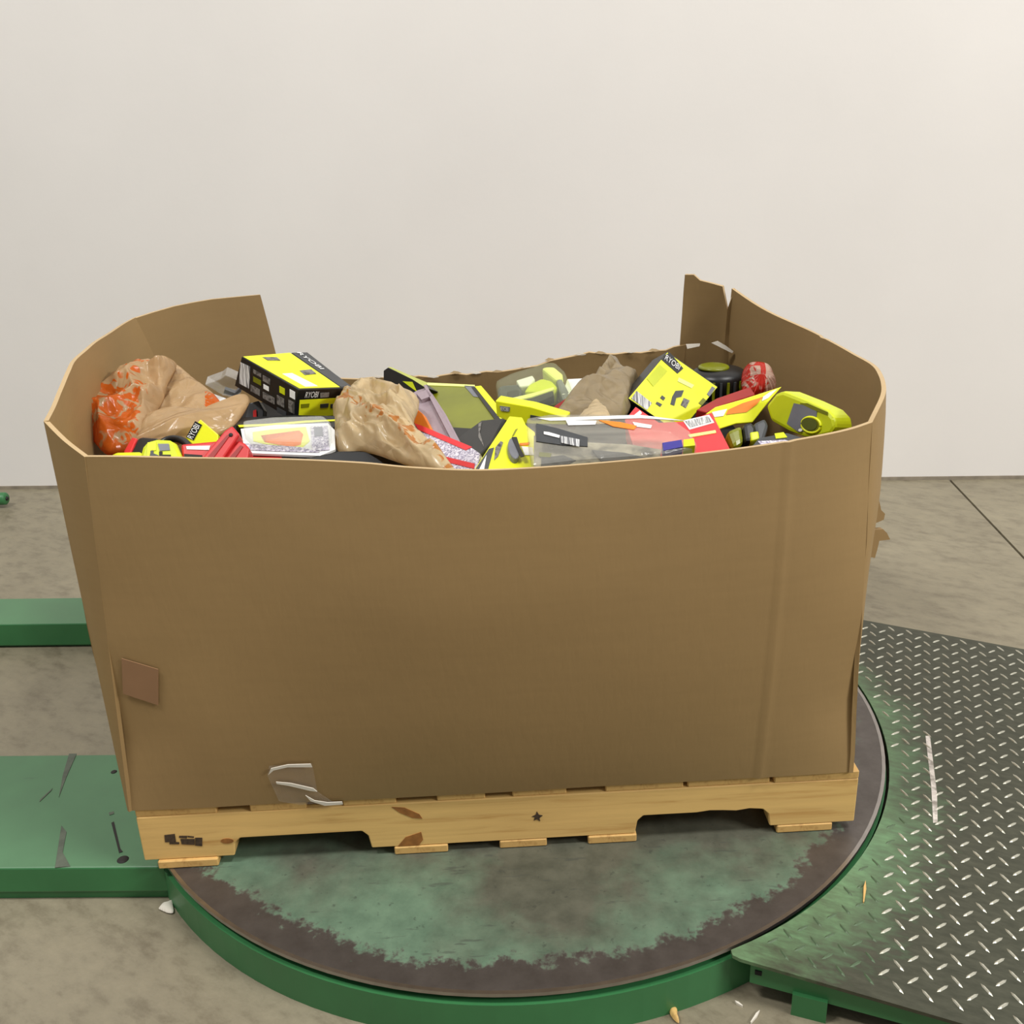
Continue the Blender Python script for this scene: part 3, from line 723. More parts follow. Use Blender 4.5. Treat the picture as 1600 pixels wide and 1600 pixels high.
Pe = Plane(a, b_, a-Pc.n*.06); Ps = Plane(a, c_, a-Pc.n*.06)
decal('end_print', Pe, [(468, 625), (546, 621), (540, 648), (466, 652)], M['yellow'], body, .0006)
writing('RYOBI', Pe, (475, 621), (495, 620), .012, M['white'], body)
decal('print_block', Pe, [(500, 614), (514, 613), (513, 620), (500, 621)], M['greyp'], body, .001)
for x in (470, 500, 516): decal('print_block', Pe, [(x, 631), (x+13, 630), (x+12, 636), (x, 637)], M['olive' if x == 470 else 'dgrey'], body, .0016)
decal('barcode', Ps, [(376, 566), (391, 573), (389, 607), (374, 599)], M['barcode'], body, .0008, 'white barcode label')
for u, v_, w_, h, k in ((396, 577, 12, 6, 'greyp'), (396, 588, 12, 8, 'olive'), (411, 586, 11, 9, 'greyp'), (392, 601, 14, 10, 'greyp'), (412, 600, 8, 7, 'white'), (411, 612, 18, 10, 'greyp'), (437, 603, 8, 10, 'yellow2'),
                     (433, 617, 11, 14, 'greyp'), (453, 608, 8, 12, 'white'), (451, 624, 9, 18, 'greyp'), (433, 636, 14, 8, 'dgrey')):
    decal('print_block', Ps, [(u, v_), (u+w_, v_+w_*.55), (u+w_, v_+w_*.55+h), (u, v_+h)], M[k], body, .0008)

# -- 2 tan carrier bag with orange print at the left
Pb = PL((140, 690, .74), (275, 575, 1.96), (385, 645, 1.80))
def ink(x, y): return max(0, min(1, (232-x)/14)) if y > 640 else .52*max(0, min(1, (248-x)/10))
r = thing('carrier_bag', 'crumpled tan plastic carrier bag with large orange print by the left box wall', 'plastic bag', foot(Pb, [(160, 690), (300, 680)], .02), 'plastic carrier bags in the box')
bag('inner_film', Plane(Pb.p-Pb.n*.02, n=Pb.n), [(250, 606), (262, 585), (276, 571), (300, 590), (331, 614), (350, 637), (352, 655), (300, 662), (236, 656)], .004, M['bag'], r, 31, .014, lambda x, y: 1.0*(x > 322)*(y > 618), 16, (290, 625))
bag('printed_film', Pb, [(135, 662), (149, 624), (182, 598), (222, 577), (256, 570), (277, 571), (262, 602), (256, 626), (242, 648), (228, 690), (178, 714), (152, 698)], .030, M['bag'], r, 3, .026, ink, 15, (198, 642),
    folds=((277, 571, 250, 640, .02, 26),))
bag('front_film', Plane(Pb.p+Pb.n*.008, n=Pb.n), [(226, 652), (262, 644), (300, 645), (345, 640), (372, 626), (387, 619), (390, 632), (372, 660), (345, 680), (300, 690), (255, 700), (206, 710), (214, 684)], .018, M['bag'], r, 7, .020, None, 16, (290, 666),
    flow=((220, 690), (385, 630)))

# -- 3 clear clamshell behind the tan bag
Pk = PL((325, 612, .76), (370, 590, 2.0), (375, 620, .745))
c, body = boxed('clamshell_pack', 'small clear empty-looking clamshell between tan bag and big lime carton', 'package', Pk, [(320, 601), (345, 592), (352, 586), (376, 596), (376, 615), (366, 622), (348, 618)], .03, M['clear'], part='shell')
slab('insert', Pk, [(350, 612), (366, 618), (376, 608), (376, 616), (366, 623), (348, 619)], .01, M['grey'], c, -.008)
slab('card', PL((325, 620, .742), (360, 628, .742), (340, 632, .735)), [(324, 612), (352, 622), (360, 628), (332, 630)], .006, M['white'], c)
slab('card_edge_strip', PL((325, 625, .74), (360, 629, .74), (340, 636, .735)), [(332, 630), (356, 629), (352, 634), (336, 635)], .006, M['yellow2'], c)

# -- 4 lime jobsite tool at the front left
Pt = PL((218, 716, 1.52), (285, 716, 1.52), (250, 686, 1.55))
r = thing('lime_work_light', 'lime plastic tool with domed grey-vented head at the front left rim', 'power tool', foot(Pt, [(218, 740), (285, 740)], .02))
h = slab('head', Pt, [(216, 745), (218, 712), (222, 698), (230, 689), (245, 685), (266, 686), (275, 691), (281, 704), (286, 716), (286, 745)], .07, M['yellow2'], r, 0, .006)
decal('vent', Pt, [(247, 694), (264, 694), (266, 704), (250, 705)], M['grey'], h)
decal('recess', Pt, [(231, 692), (244, 691), (244, 704), (236, 705), (233, 716), (230, 716)], M['yellow'], h)
decal('recess', Pt, [(235, 705), (240, 702), (240, 709), (248, 712), (248, 718), (235, 718)], M['dgrey'], h)
decal('recess', Pt, [(249, 706), (254, 706), (254, 711), (267, 711), (267, 718), (249, 718)], M['dark_hole'], h)
slab('handle', PL((165, 713, .755), (218, 705, .765), (218, 730, .75)), [(163, 716), (182, 706), (220, 705), (220, 740), (163, 740)], .045, M['yellow'], r, 0, .004)

# -- 5 red and black hand tool with a black loop behind it
Pr = PL((195, 706, 1.66), (240, 690, 1.66), (215, 682, 1.69))
r = thing('hose_tool', 'red and black tool with a black curved loop behind the lime vented head', 'power tool', foot(Pr, [(192, 730), (246, 730)], .0))
slab('grip', Pr, [(188, 730), (193, 704), (206, 682), (214, 684), (205, 706), (203, 730)], .03, M['red'], r, 0, .003)
slab('body', Pr, [(203, 730), (205, 706), (215, 685), (222, 682), (246, 684), (252, 700), (250, 730)], .028, M['black'], r, 0, .004)
tube('loop', [Pr.px(262+26*math.cos(math.radians(t)), 694-22*math.sin(math.radians(t)), -.02) for t in range(-30, 215, 12)], .0062, M['black'], r)

# -- 6 small lime box
Py = PL((292, 684, .765), (314, 657, .79), (340, 680, .765))
c, body = boxed('small_lime_box', 'little lime box with black label standing on its corner before the tan bag', 'carton', Py, [(313, 655), (341, 679), (341, 690), (328, 700), (306, 700), (290, 684)], .05, M['yellow'])
decal('label', Py, [(305, 658), (316, 664), (303, 688), (291, 683)], M['black'], body)
writing('RYOBI', Py, (301, 687), (313, 666), .010, M['white'], body)

# -- 7 red tool
Pd = PL((285, 712, 1.54), (388, 712, 1.54), (340, 670, 1.57))
r = thing('red_tool', 'red plastic tool with angled bracket arms at the front rim', 'power tool', foot(Pd, [(290, 735), (385, 735)], .01))
h = slab('body', Pd, [(281, 692), (346, 686), (340, 706), (322, 735), (284, 735)], .05, M['red'], r, -.004, .004)
decal('printed_panel', Pd, [(290, 696), (328, 695), (326, 702), (291, 701)], M['white'], h, -.0028, 'worn white lettering panel')
decal('base_gap', Pd, [(287, 708), (315, 710), (314, 720), (287, 720)], M['dark_hole'], h, -.0028)
h = slab('arm', Pd, [(312, 735), (320, 714), (352, 675), (364, 667), (376, 681), (352, 716), (348, 735)], .03, M['red'], r, .006, .003)
decal('groove', Pd, [(325, 718), (357, 682), (360, 684), (335, 718)], M['dred'], h, .0072)
lathe('screw_hole', Pd.px(362, 682, .0062), Pd.n, [(0, .0035), (.0012, .003)], M['dark_hole'], h, 14)
h = slab('arm', Pd, [(346, 735), (350, 714), (373, 688), (382, 692), (390, 700), (385, 735)], .03, M['red'], r, .0, .003)
decal('groove', Pd, [(356, 718), (376, 696), (380, 698), (366, 718)], M['dred'], h, .0012)

# -- 8 lime and orange blister pack, packs below and behind it
Pp = PL((380, 705, .755), (520, 705, .755), (450, 660, .775))
r = thing('blister_pack', 'clear blister pack with orange picture on lime card near the front rim', 'package', foot(Pp, [(380, 705), (520, 705)], .02))
cd_ = slab('card', Pp, [(376, 670), (430, 664), (512, 661), (523, 672), (524, 702), (500, 712), (392, 708), (380, 692)], .004, M['white'], r)
decal('print', Pp, [(395, 676), (425, 672), (478, 668), (484, 690), (470, 702), (412, 694), (396, 690)], M['yellow'], cd_)
decal('print', Pp, [(408, 682), (468, 674), (474, 680), (470, 696), (455, 700), (414, 692)], M['orange'], cd_, .002)
decal('print', Pp, [(486, 668), (512, 667), (515, 704), (488, 706)], M['smallprint'], cd_, .002)
decal('print', Pp, [(491, 670), (504, 669), (505, 683), (492, 684)], M['grey'], cd_, .003)
decal('print', Pp, [(380, 694), (470, 700), (500, 708), (430, 706), (392, 704)], M['smallprint'], cd_, .002)
slab('blister', Pp, [(382, 672), (430, 666), (508, 664), (519, 674), (520, 700), (498, 708), (396, 704), (385, 692)], .018, M['clear'], r, .02, .006)
Pq = PL((385, 716, .745), (520, 720, .745), (450, 698, .75))
c, body = boxed('flat_pack', 'flat grey and white packet under the orange blister pack', 'package', Pq, [(384, 704), (470, 706), (522, 710), (524, 724), (386, 722)], .012, M['grey'])
decal('edge_print', Pq, [(386, 714), (440, 714), (441, 718), (386, 719)], M['redbox'], body)
Pq = PL((370, 665, .765), (525, 660, .765), (450, 645, .77))
c, body = boxed('black_pack', 'long black packet with lime edge under the big lime carton', 'package', Pq, [(368, 664), (374, 652), (460, 648), (533, 650), (536, 662), (520, 668), (420, 668)], .035, M['black'])
decal('edge_print', Pq, [(372, 665), (420, 663), (478, 658), (530, 656), (530, 658), (478, 661), (420, 666), (374, 668)], M['yellow'], body)
Pq = PL((385, 660, 1.86), (410, 660, 1.86), (400, 640, 1.87))
c, body = boxed('red_tip_tool', 'dark bit holder with red tip under the big lime carton', 'hand tool', Pq, [(378, 672), (384, 650), (390, 630), (404, 626), (412, 640), (410, 672)], .03, M['dgrey'])
decal('tip', Pq, [(396, 642), (401, 640), (402, 662), (396, 663)], M['red'], body, .003)
# -- 9 black thing at the front rim
Pq = PL((480, 722, .745), (640, 730, .735), (560, 700, .76))
c, body = boxed('black_slab', 'flat black plastic case below the middle carrier bag at the rim', 'case', Pq, [(470, 716), (530, 704), (610, 702), (660, 730), (640, 745), (500, 735)], .04, M['black'], bevel=.004)

# -- 10 middle carrier bag
Pb = PL((530, 705, .745), (590, 606, 1.92), (700, 735, .775))
def ink2(x, y): return .8*max(0, 1-abs((y-655)-(x-560)*.55)/16)+.5*(x < 560)*(y < 640)
tag(bag('carrier_bag', Pb, [(522, 645), (532, 628), (550, 612), (582, 606), (615, 613), (652, 624), (654, 640), (648, 664), (664, 692), (692, 716), (712, 738), (668, 738), (620, 722), (575, 708), (540, 712), (526, 700)],
        .028, M['bag2'], seed=11, crease=.030, printed=ink2, freq=34, cpx=(600, 672), folds=((540, 662, 690, 728, .012, 14), (652, 626, 612, 670, .012, 14)), flow=((560, 650), (690, 725))),
    'crumpled pale tan plastic carrier bag in the middle of the front rim', 'plastic bag', 'plastic carrier bags in the box')

# -- 11 long black and olive carton
Po = PL((600, 600, 2.18), (740, 603, 2.06), (780, 655, 1.86))
r = thing('olive_carton', 'glossy olive carton with lime edges leaning behind the middle carrier bag', 'carton', foot(Po, [(650, 600), (770, 655)], .03))
h = slab('body', Po, [(646, 600), (742, 604), (790, 656), (770, 690), (716, 700), (690, 660)], .045, M['olive'], r, 0, .002)
decal('edge_strip', Po, [(742, 605), (752, 604), (791, 650), (783, 657)], M['yellow'], h, .002)
decal('edge_strip', Po, [(737, 606), (742, 606), (782, 656), (776, 660)], M['black'], h, .0022)
decal('edge_strip', Po, [(725, 603), (741, 604), (752, 622), (740, 620)], M['grey'], h, .001)
decal('edge_strip', Po, [(640, 597), (742, 602), (742, 605), (650, 602)], M['paleyellow'], h, .001)
decal('dark_patch', Po, [(700, 668), (768, 672), (760, 694), (716, 700)], M['black'], h, .001)  # black patch at the lower end of the olive face
Pz = PL((600, 606, 2.12), (650, 610, 2.05), (605, 574, 2.14))
c, body = boxed('black_slab', 'black case with lime top edge standing at the torn back rim', 'case', Pz, [(599, 610), (599, 579), (606, 574), (646, 593), (664, 605), (642, 617), (600, 612)], .04, M['black'])
decal('edge_strip', Pz, [(606, 573.5), (612, 574), (668, 598), (664, 605), (645, 593)], M['paleyellow'], body)
decal('tail', Pz, [(630, 596), (645, 597), (652, 612), (646, 608)], M['yellow2'], body, .002)
# -- red and yellow slips at the back
Pq = PL((565, 604, .715), (605, 606, .715), (580, 596, .72))
c, body = boxed('red_white_box', 'red and white box end beside the big lime carton at the back', 'carton', Pq, [(560, 607), (564, 598), (602, 594), (604, 607)], .03, M['red'])
decal('label', Pq, [(578, 599), (597, 597), (596, 604), (579, 605)], M['white'], body)
Pq = PL((560, 604, .74), (640, 616, .74), (600, 620, .735))
tag(slab('lime_packet', Pq, [(556, 602), (570, 600), (644, 613), (640, 620), (580, 612)], .02, M['yellow'], None, 0, .0015), 'narrow lime packet behind the middle carrier bag', 'package')

# -- 12 lilac-grey plastic, orange piece, red and white card
Pl_ = PL((645, 650, 1.80), (665, 607, 1.88), (712, 690, 1.70))
r = thing('plastic_tray', 'lilac-grey translucent plastic tray leaning beside the middle carrier bag', 'tray', foot(Pl_, [(650, 660), (712, 690)], .02))
slab('panel', Pl_, [(634, 620), (652, 610), (665, 606), (676, 616), (697, 648), (720, 692), (700, 696), (668, 676), (652, 655), (652, 632)], .004, M['lilac'], r)
slab('ridge', Pl_, [(663, 607), (668, 607), (716, 694), (708, 695)], .008, M['lilac'], r, .008)
slab('clip', Pl_, [(652, 620), (668, 614), (676, 624), (660, 630)], .01, M['lilac'], r, .008)
tag(slab('orange_scraper', PL((645, 660, 1.78), (655, 640, 1.80), (674, 676, 1.72)), [(644, 652), (652, 639), (660, 646), (676, 676), (660, 672), (648, 664)], .012, M['orange'], None, 0, .001), 'orange plastic piece between middle bag and white-red card', 'hand tool')
Pw = PL((650, 666, 1.72), (745, 708, 1.60), (735, 735, 1.57))
r, cd_ = boxed('card_pack', 'white printed card pack with red stripes at the middle front rim', 'package', Pw, [(646, 662), (662, 668), (738, 700), (750, 708), (744, 745), (690, 738), (666, 712)], .012, M['smallprint'], part='card')
decal('stripe', Pw, [(648, 662), (660, 666), (738, 699), (728, 704), (654, 672)], M['redbox'], cd_)
decal('stripe', Pw, [(688, 712), (742, 725), (741, 733), (692, 721)], M['red'], cd_)
decal('mark', Pw, [(676, 708), (684, 708), (685, 715), (678, 716)], M['black'], cd_)

# -- 13 black slab added to stand in for the dark void right of it
Pq = PL((720, 700, 1.70), (790, 652, 1.78), (760, 700, 1.66))
c, body = boxed('black_slab', 'black slab added as the dark void behind the lime front pack', 'case', Pq, [(706, 690), (752, 656), (790, 652), (770, 690), (745, 716), (725, 705)], .05, M['black'], bevel=.004)
decal('torn_edge', Pq, [(748, 662), (753, 660), (750, 676), (757, 700), (748, 684)], M['greyp'], body)

# -- 14 lime pack at the front rim with grey knob
Pf = PL((742, 735, 1.50), (830, 735, 1.52), (805, 652, 1.68))
r, h = boxed('knob_pack', 'lime pack with grey knob picture poking up at the front rim', 'package', Pf, [(796, 650), (816, 652), (822, 664), (836, 675), (842, 750), (735, 750), (740, 735)], .05, M['yellow'])
decal('edge_strip', Pf, [(741, 738), (744, 732), (764, 702), (772, 700), (762, 736)], M['dgrey'], h)
decal('edge_strip', Pf, [(748, 736), (760, 712), (756, 736)], M['white'], h, .002)
decal('print', Pf, [(774, 700), (782, 690), (786, 692), (778, 714), (772, 720)], M['greyp'], h)
kb_ = slab('knob', Pf, ellipse(802, 708, 9, 17, 18, -12), .02, M['grey'], r, .010, .002)
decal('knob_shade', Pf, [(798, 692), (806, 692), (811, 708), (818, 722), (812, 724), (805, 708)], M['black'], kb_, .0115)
decal('print', Pf, [(814, 698), (832, 700), (834, 712), (820, 712)], M['white'], h)
decal('print', Pf, [(812, 693), (828, 692), (826, 696), (812, 697)], M['orange'], h)
decal('print', Pf, [(805, 672), (809, 670), (803, 681), (800, 682)], M['olive'], h)

# -- 15 long clear clamshell
Pg = PL((830, 728, .760), (1120, 700, .772), (900, 658, .800))
r = thing('long_clamshell', 'long smoky clear clamshell pack lying along the front rim', 'package', foot(Pg, [(830, 728), (1100, 705)], .03))
cd_ = slab('insert', Pg, [(834, 676), (905, 686), (985, 690), (1034, 698), (1030, 716), (900, 730), (834, 738)], .004, M['murky'], r, -.006)
slab('shell', Pg, [(822, 661), (860, 655), (1005, 655), (1050, 662), (1078, 682), (1090, 704), (1040, 718), (900, 728), (832, 736), (826, 700)], .03, M['clear_grey'], r, .012, .006)
slab('label', Pg, [(838, 672), (872, 680), (918, 694), (918, 708), (880, 706), (838, 700)], .002, M['dgrey'], r, .014)
decal('barcode', Pg, [(876, 693), (906, 699), (905, 710), (877, 704)], M['barcode'], r, .016)
decal('lettering', Pg, [(850, 686), (858, 687), (875, 692), (874, 696), (850, 690)], M['white'], r, .0155)
decal('strip', Pg, [(935, 667), (968, 670), (995, 676), (990, 682), (958, 677)], M['orange'], r, .014)
decal('strip', Pg, [(884, 667), (932, 668), (930, 674), (888, 675)], M['white'], r, .014)
decal('strip', Pg, [(988, 670), (1018, 675), (1016, 680), (992, 677)], M['white'], r, .014)
decal('strip', Pg, [(840, 664), (1000, 659), (1070, 668), (1000, 664), (860, 668)], M['white'], r, .014)  # highlight along the shell's top rim, painted as a white sliver
decal('contents', Pg, [(846, 712), (880, 708), (900, 716), (880, 726), (845, 730)], M['dgrey'], r, -.004)
decal('contents', Pg, [(925, 700), (975, 704), (1010, 712), (940, 718)], M['dgrey'], r, -.004)
decal('contents', Pg, [(842, 704), (862, 706), (860, 712), (842, 711)], M['olive'], r, -.003)
slab('blue_end', Pg, [(1034, 702), (1064, 697), (1066, 708), (1036, 714)], .02, M['blue'], r, .013)
slab('lime_end', Pg, [(1067, 697), (1083, 695), (1085, 706), (1067, 708)], .02, M['yellow2'], r, .013)
# -- 16 narrow lime pack behind it
Ps_ = PL((776, 648, .765), (880, 654, .765), (776, 627, .79))
c, body = boxed('lime_strip_pack', 'long flat lime pack with grey label lying under the green tool clamshell', 'package', Ps_, [(774, 626), (830, 636), (884, 652), (884, 664), (800, 662), (776, 650)], .03, M['yellow'])
decal('label', Ps_, [(781, 634), (797, 636), (796, 643), (783, 642)], M['grey'], body)
writing('RYOBI', Ps_, (783, 641), (795, 642), .007, M['white'], body)
decal('label', Ps_, [(829, 648), (845, 651), (845, 656), (828, 655)], M['dgrey'], body)

# -- 17 green tool in tinted clamshell
Pn = PL((780, 640, 1.96), (890, 628, 1.96), (840, 578, 2.08))
r = thing('clamshell_tool', 'lime and grey power tool sealed in green-tinted clamshell at the back centre', 'power tool', foot(Pn, [(790, 645), (880, 640)], .03))
slab('body', Pn, [(818, 612), (826, 600), (846, 590), (862, 594), (872, 604), (866, 612)], .04, M['yellow2'], r, .0, .006)
slab('head', Pn, [(846, 578), (852, 575), (866, 575), (879, 586), (880, 594), (868, 596), (858, 588)], .04, M['paleyellow'], r, .004, .006)
slab('handle', Pn, [(868, 592), (878, 592), (894, 622), (888, 630), (878, 624)], .04, M['grey'], r, .002, .005)
slab('motor', Pn, [(777, 604), (784, 600), (810, 598), (816, 610), (812, 626), (780, 628)], .04, M['dgrey'], r, -.002, .006)
slab('cover', Pn, [(806, 594), (832, 586), (836, 592), (826, 602), (812, 604)], .03, M['white'], r, 0, .003)
slab('blade', Pn, [(800, 630), (830, 624), (864, 612), (866, 620), (840, 632), (806, 636)], .02, M['black'], r, .004, .003)
slab('blade_guard', Pn, [(796, 626), (830, 618), (866, 608), (866, 612), (830, 624), (800, 631)], .02, M['paleyellow'], r, .006, .002)
slab('battery', Pn, [(792, 614), (810, 610), (812, 622), (794, 626)], .02, M['black'], r, .004, .003)
slab('shell', Pn, [(775, 602), (800, 590), (834, 580), (850, 574), (868, 573), (884, 588), (898, 624), (884, 640), (800, 646), (778, 634)], .05, M['clear_green'], r, .014, .008)
tag(slab('grey_pack', PL((870, 640, 1.9), (905, 640, 1.9), (890, 620, 1.93)), [(862, 652), (866, 634), (884, 622), (896, 626), (905, 640), (900, 655)], .03, M['dred'], None, 0, .002), 'small dark red packet between green clamshell and grey-brown bag', 'package')

# -- 18 white box and grey-brown bag
tag(slab('white_box', PL((885, 612, .735), (940, 612, .735), (900, 592, .74)), [(878, 616), (886, 592), (946, 589), (956, 612)], .05, M['white'], None, 0, .002), 'plain white box top behind the grey-brown bag', 'carton')
Pb = PL((870, 650, .75), (955, 568, 2.15), (990, 640, 1.88))
tag(bag('carrier_bag', Pb, [(866, 650), (884, 626), (912, 610), (936, 588), (950, 570), (962, 566), (974, 578), (990, 594), (1000, 600), (990, 622), (976, 652), (940, 660), (900, 660)],
        0.022, M['bag3'], seed=23, crease=.014, printed=None, freq=15, cpx=(940, 622), folds=((958, 567, 930, 600, .02, 12), (885, 630, 985, 600, .016, 16))),
    'grey-brown crumpled plastic bag beside the tilted lime carton', 'plastic bag', 'plastic carrier bags in the box')
tag(bag('paper_scrap', PL((905, 655, .775), (952, 655, .775), (932, 630, 1.84)), [(904, 656), (918, 643), (930, 630), (942, 640), (953, 650), (950, 660), (925, 662)], .012, M['bag2'], seed=5, crease=.006), 'small tan paper scrap below the grey-brown bag', 'scrap')

# -- 19 tilted lime carton
Pc = Plane(Vector((.315, 1.95, .727))+Vector((.22, -.83, .51)).normalized()*.025, n=Vector((.44, -.76, .48)))
O = [(1043, 549), (1121, 605), (1102, 642), (1060, 678), (981, 623)]
O = [(1043, 549), (1122, 604), (1060, 678), (981, 623)]
c2, body = boxed('tool_carton', 'lime carton with black corner label tilted up on edge at right of centre', 'carton', Pc, O, .052, M['black'])
decal('face_print', Pc, [(1042.5, 551), (1120.5, 605), (1060, 676.5), (982, 622.5)], M['yprint'], body, .0006)
lab = decal('label', Pc, [(1039, 555), (1046, 551), (1067, 576), (1058, 584), (1033, 562)], M['black'], body, .0016)
writing('RYOBI', Pc, (1037, 562), (1059, 579), .012, M['white'], body, .003)
decal('barcode', Pc, [(994, 611), (1018, 630), (1010, 641), (986, 623)], M['barcode'], body, .0016, 'white barcode label')
for poly, k in (([(1055, 611), (1068, 610), (1064, 620), (1056, 622), (1053, 634), (1047, 632), (1050, 620)], 'dgrey'), ([(1068, 622), (1077, 626), (1071, 638), (1063, 633)], 'greyp'),
                ([(1026, 628), (1034, 632), (1031, 636), (1024, 631)], 'dgrey'), ([(1034, 618), (1039, 622), (1036, 626), (1031, 622)], 'dgrey'),
                ([(1112, 604), (1117, 607), (1108, 620), (1104, 616)], 'grey'), ([(1098, 622), (1103, 626), (1096, 634), (1091, 630)], 'olive'),
                ([(1010, 592), (1030, 570), (1042, 580), (1020, 604)], 'yellow2'), ([(1060, 590), (1084, 602), (1080, 607), (1058, 596)], 'paleyellow')):
    decal('print_block', Pc, poly, M[k], body, .0016)
# -- 20 red flat box
Pr = PL((990, 690, .760), (1140, 703, .760), (1112, 645, .785))
c, body = boxed('red_box', 'flat red box with white barcode label under the tilted lime carton', 'carton', Pr, [(976, 656), (993, 635), (1030, 660), (1072, 658), (1112, 644), (1142, 704), (1060, 720), (990, 700)], .04, M['redbox'])
decal('barcode', Pr, [(1067, 658), (1108, 649), (1116, 661), (1077, 672)], M['white'], body)
decal('barcode', Pr, [(1071, 660), (1106, 652), (1112, 660), (1079, 669)], M['barcode'], body, .0024)
decal('print_block', Pr, [(990, 650), (1000, 642), (1003, 646), (993, 655)], M['white'], body)
decal('print_block', Pr, [(1075, 680), (1118, 673), (1119, 677), (1078, 684)], M['paleyellow'], body)

# -- 21 dark ribbed motor and red wrapped piece at the back right
b0 = at(1122, 618, y=2.16)
r = thing('ribbed_motor', 'dark ribbed round tool at the back behind the tilted lime carton', 'power tool', b0)
lathe('body', b0, (0, 0, 1), [(0, .060), (.045, .062), (.052, .058), (.058, .05), (.062, .036)], M['black'], r)
for k in range(26):
    a = 2*math.pi*k/26; q = b0+Vector((.062*math.cos(a), .062*math.sin(a), .024))
    box('rib', q, (.006, .005, .040), M['dgrey'] if k % 2 else M['olive'], r, a)
lathe('cap', b0+Vector((-.012, 0, .062)), (0, 0, 1), [(0, .034), (.004, .032), (.006, .026)], M['olive'], r)
tag(bag('red_wrap', PL((1165, 612, 2.06), (1205, 612, 2.06), (1180, 570, 2.1)), [(1158, 600), (1160, 582), (1168, 570), (1182, 568), (1198, 573), (1207, 586), (1212, 602), (1206, 614), (1186, 622), (1164, 620)], .03, M['bag4'], seed=8, crease=.006,
        printed=lambda x, y: (1 if (x < 1190 and not (1168 < x < 1182 and 582 < y < 596)) else .3), freq=20), 'red printed clear wrapper against the right box wall', 'wrapper')
Pq = PL((1090, 630, .735), (1160, 615, .735), (1120, 612, .74))
tag(slab('red_packet', Pq, [(1088, 640), (1120, 622), (1172, 604), (1180, 616), (1130, 632), (1104, 644)], .02, M['dred'], None, 0, .002), 'flat dark red packet behind the orange-striped lime bag', 'package')
# -- 22 orange striped flat lime pack
Pt = PL((1108, 660, .770), (1222, 605, .815), (1178, 660, .765))
c, body = boxed('striped_pack', 'folded lime packet with orange stripe and white labels right of red box', 'package', Pt, [(1104, 646), (1118, 636), (1160, 624), (1222, 604), (1206, 622), (1176, 660), (1150, 662), (1122, 671), (1112, 664)], .008, M['yellow'])
decal('stripe', Pt, [(1138, 640), (1160, 630), (1192, 620), (1182, 632), (1166, 644), (1134, 648)], M['orange'], body)
decal('label', Pt, [(1192, 620), (1202, 613), (1214, 608), (1200, 622), (1190, 627)], M['white'], body)
decal('label', Pt, [(1112, 644), (1136, 639), (1130, 650), (1116, 652)], M['white'], body)
# -- 23 lime tool with round hole
Ph = PL((1205, 655, .775), (1290, 682, .770), (1290, 640, .81))
r = thing('lime_tool', 'lime plastic tool housing with round hole at the right front rim', 'power tool', foot(Ph, [(1210, 655), (1290, 680)], .05))
h = slab('housing', Ph, [(1196, 634), (1212, 614), (1224, 611), (1262, 626), (1292, 640), (1303, 652), (1306, 668), (1298, 679), (1278, 684), (1256, 683), (1232, 674), (1204, 658)], .05, M['yellow2'], r, 0, .006)
decal('panel', Ph, [(1241, 630), (1256, 633), (1277, 643), (1276, 652), (1258, 651), (1252, 661), (1258, 674), (1248, 675), (1230, 662)], M['grey'], h)
decal('recess', Ph, [(1250, 630), (1262, 630), (1294, 644), (1294, 649), (1270, 640)], M['olive'], h)
decal('hole', Ph, ellipse(1268, 664, 15, 12, 22, 15), M['olive'], h, .002)
tube('hole_rim', [Ph.px(u, v_, .001) for u, v_ in ellipse(1268, 664, 15, 12, 26, 15)], .0022, M['yellow'], h, 8, True)
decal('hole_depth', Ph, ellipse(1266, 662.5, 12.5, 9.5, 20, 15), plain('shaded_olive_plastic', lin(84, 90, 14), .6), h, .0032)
decal('screw', Ph, ellipse(1252, 672, 3, 2.4, 10), M['white'], h, .003)
# -- 24 dark bits under it
Pq = PL((1140, 695, .755), (1200, 690, .755), (1170, 660, .78))
r = thing('olive_canister', 'olive and black tool body under the orange-striped lime packet', 'power tool', foot(Pq, [(1145, 695), (1190, 690)], .04))
slab('body', Pq, [(1136, 672), (1160, 662), (1164, 690), (1146, 700)], .05, M['olive'], r, 0, .008)
slab('chuck', Pq, [(1160, 664), (1174, 660), (1182, 672), (1180, 690), (1164, 692)], .05, M['black'], r, .004, .006)
slab('trigger', Pq, [(1178, 660), (1196, 652), (1202, 664), (1194, 690), (1182, 690)], .04, M['dgrey'], r, .0, .006)
slab('ring', Pq, [(1170, 678), (1184, 676), (1186, 688), (1172, 692)], .02, M['yellow2'], r, .006, .003)
Pq = PL((1190, 695, .765), (1240, 690, .765), (1210, 670, .78))
c, body = boxed('grey_blister', 'grey clear packet with lime piece under the lime tool housing', 'package', Pq, [(1176, 696), (1186, 684), (1230, 676), (1256, 684), (1250, 700), (1190, 706)], .02, M['dgrey'])
decal('lime_piece', Pq, [(1210, 678), (1224, 676), (1230, 684), (1212, 686)], M['yellow2'], body)
decal('flap', Pq, [(1184, 690), (1226, 688), (1240, 692), (1190, 698)], M['smallprint'], body)

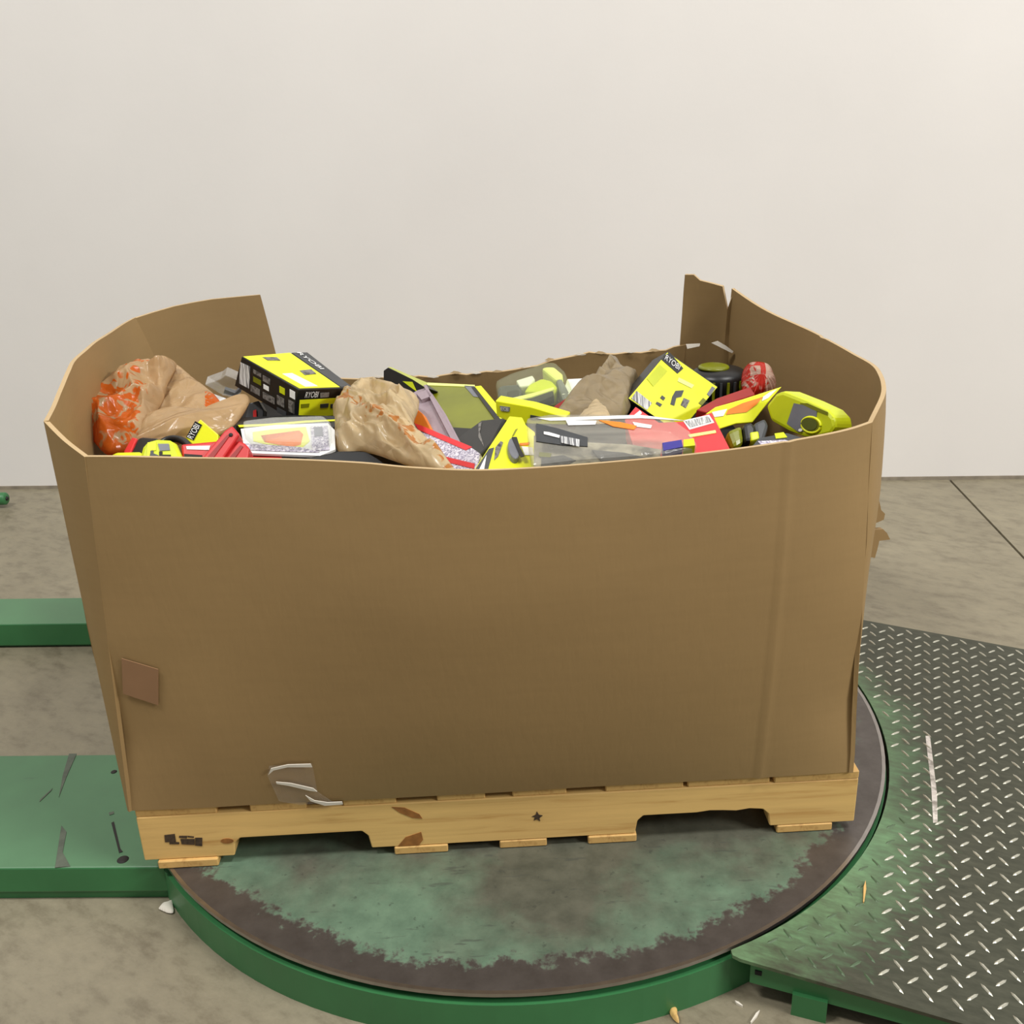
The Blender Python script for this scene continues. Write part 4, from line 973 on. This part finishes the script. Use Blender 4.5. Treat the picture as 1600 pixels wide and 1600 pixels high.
# ================================================================== SMALL THINGS ON THE FLOOR AND RAMP
gz = Plane(Vector((0, 0, .0)), n=Vector((0, 0, 1)))
b0 = at(2, 793, z=0)
r = thing('green_floor_fitting', 'dark green rounded steel fitting on the floor at the left edge', 'fitting', b0)
ax = Vector((-1, .08, 0))
lathe('drum', at(10.5, 779, y=b0.y)-Vector((0, 0, 0)), ax, [(0, .018), (.004, .022), (.03, .023), (.034, .019), (.16, .019)], M['green_side'], r)
lathe('hub', at(10.5, 779, y=b0.y)+Vector((.004, 0, 0)), ax, [(0, .007), (.006, .009)], M['black'], r, 18)
tag(bag('plastic_scrap', Plane(at(262, 1412, z=.004), n=Vector((0, 0, 1))), [(248, 1420), (254, 1412), (262, 1411), (272, 1406), (270, 1412), (271, 1425), (262, 1426)], .006, M['white_torn'], seed=2, crease=.003), 'crumpled white plastic scrap on concrete beside the green frame corner', 'scrap')
def sliver(name, a, b, wpx, plane, mat, label, thick=.004):
    dx, dy = b[0]-a[0], b[1]-a[1]; L = math.hypot(dx, dy); nx, ny = -dy/L*wpx, dx/L*wpx
    tag(slab(name, plane, [(a[0], a[1]), (a[0]+dx*.3+nx, a[1]+dy*.3+ny), (b[0]+nx*.4, b[1]+ny*.4), (b[0]-nx*.3, b[1]-ny*.3), (a[0]+dx*.4-nx, a[1]+dy*.4-ny)], thick, mat, None, thick), label, 'splinter')
sliver('wood_splinter', (1352, 1378), (1349, 1412), 2.2, RPL, M['wood_y'], 'thin pale wood splinter lying on the checker-plate ramp')
sliver('wood_splinter', (1187, 1581), (1173, 1600), 2, gz, M['white_torn'], 'pale splinter on concrete below the ramp corner')
sliver('wood_splinter', (1148, 1566), (1160, 1574), 1.6, gz, M['white_torn'], 'short white splinter on concrete nearest the ramp skirt')
sliver('wood_splinter', (1088, 1569), (1114, 1556), 1.4, gz, M['white_torn'], 'white sliver on concrete against the turntable base')
tag(bag('wood_chip', Plane(at(1052, 1582, z=.003), n=Vector((0, 0, 1))), [(1046, 1578), (1052, 1574), (1058, 1579), (1058, 1588), (1061, 1598), (1054, 1594), (1047, 1584)], .008, M['wood_x'], seed=4, crease=.003), 'small yellowish wood chip on concrete in front of the turntable', 'scrap')
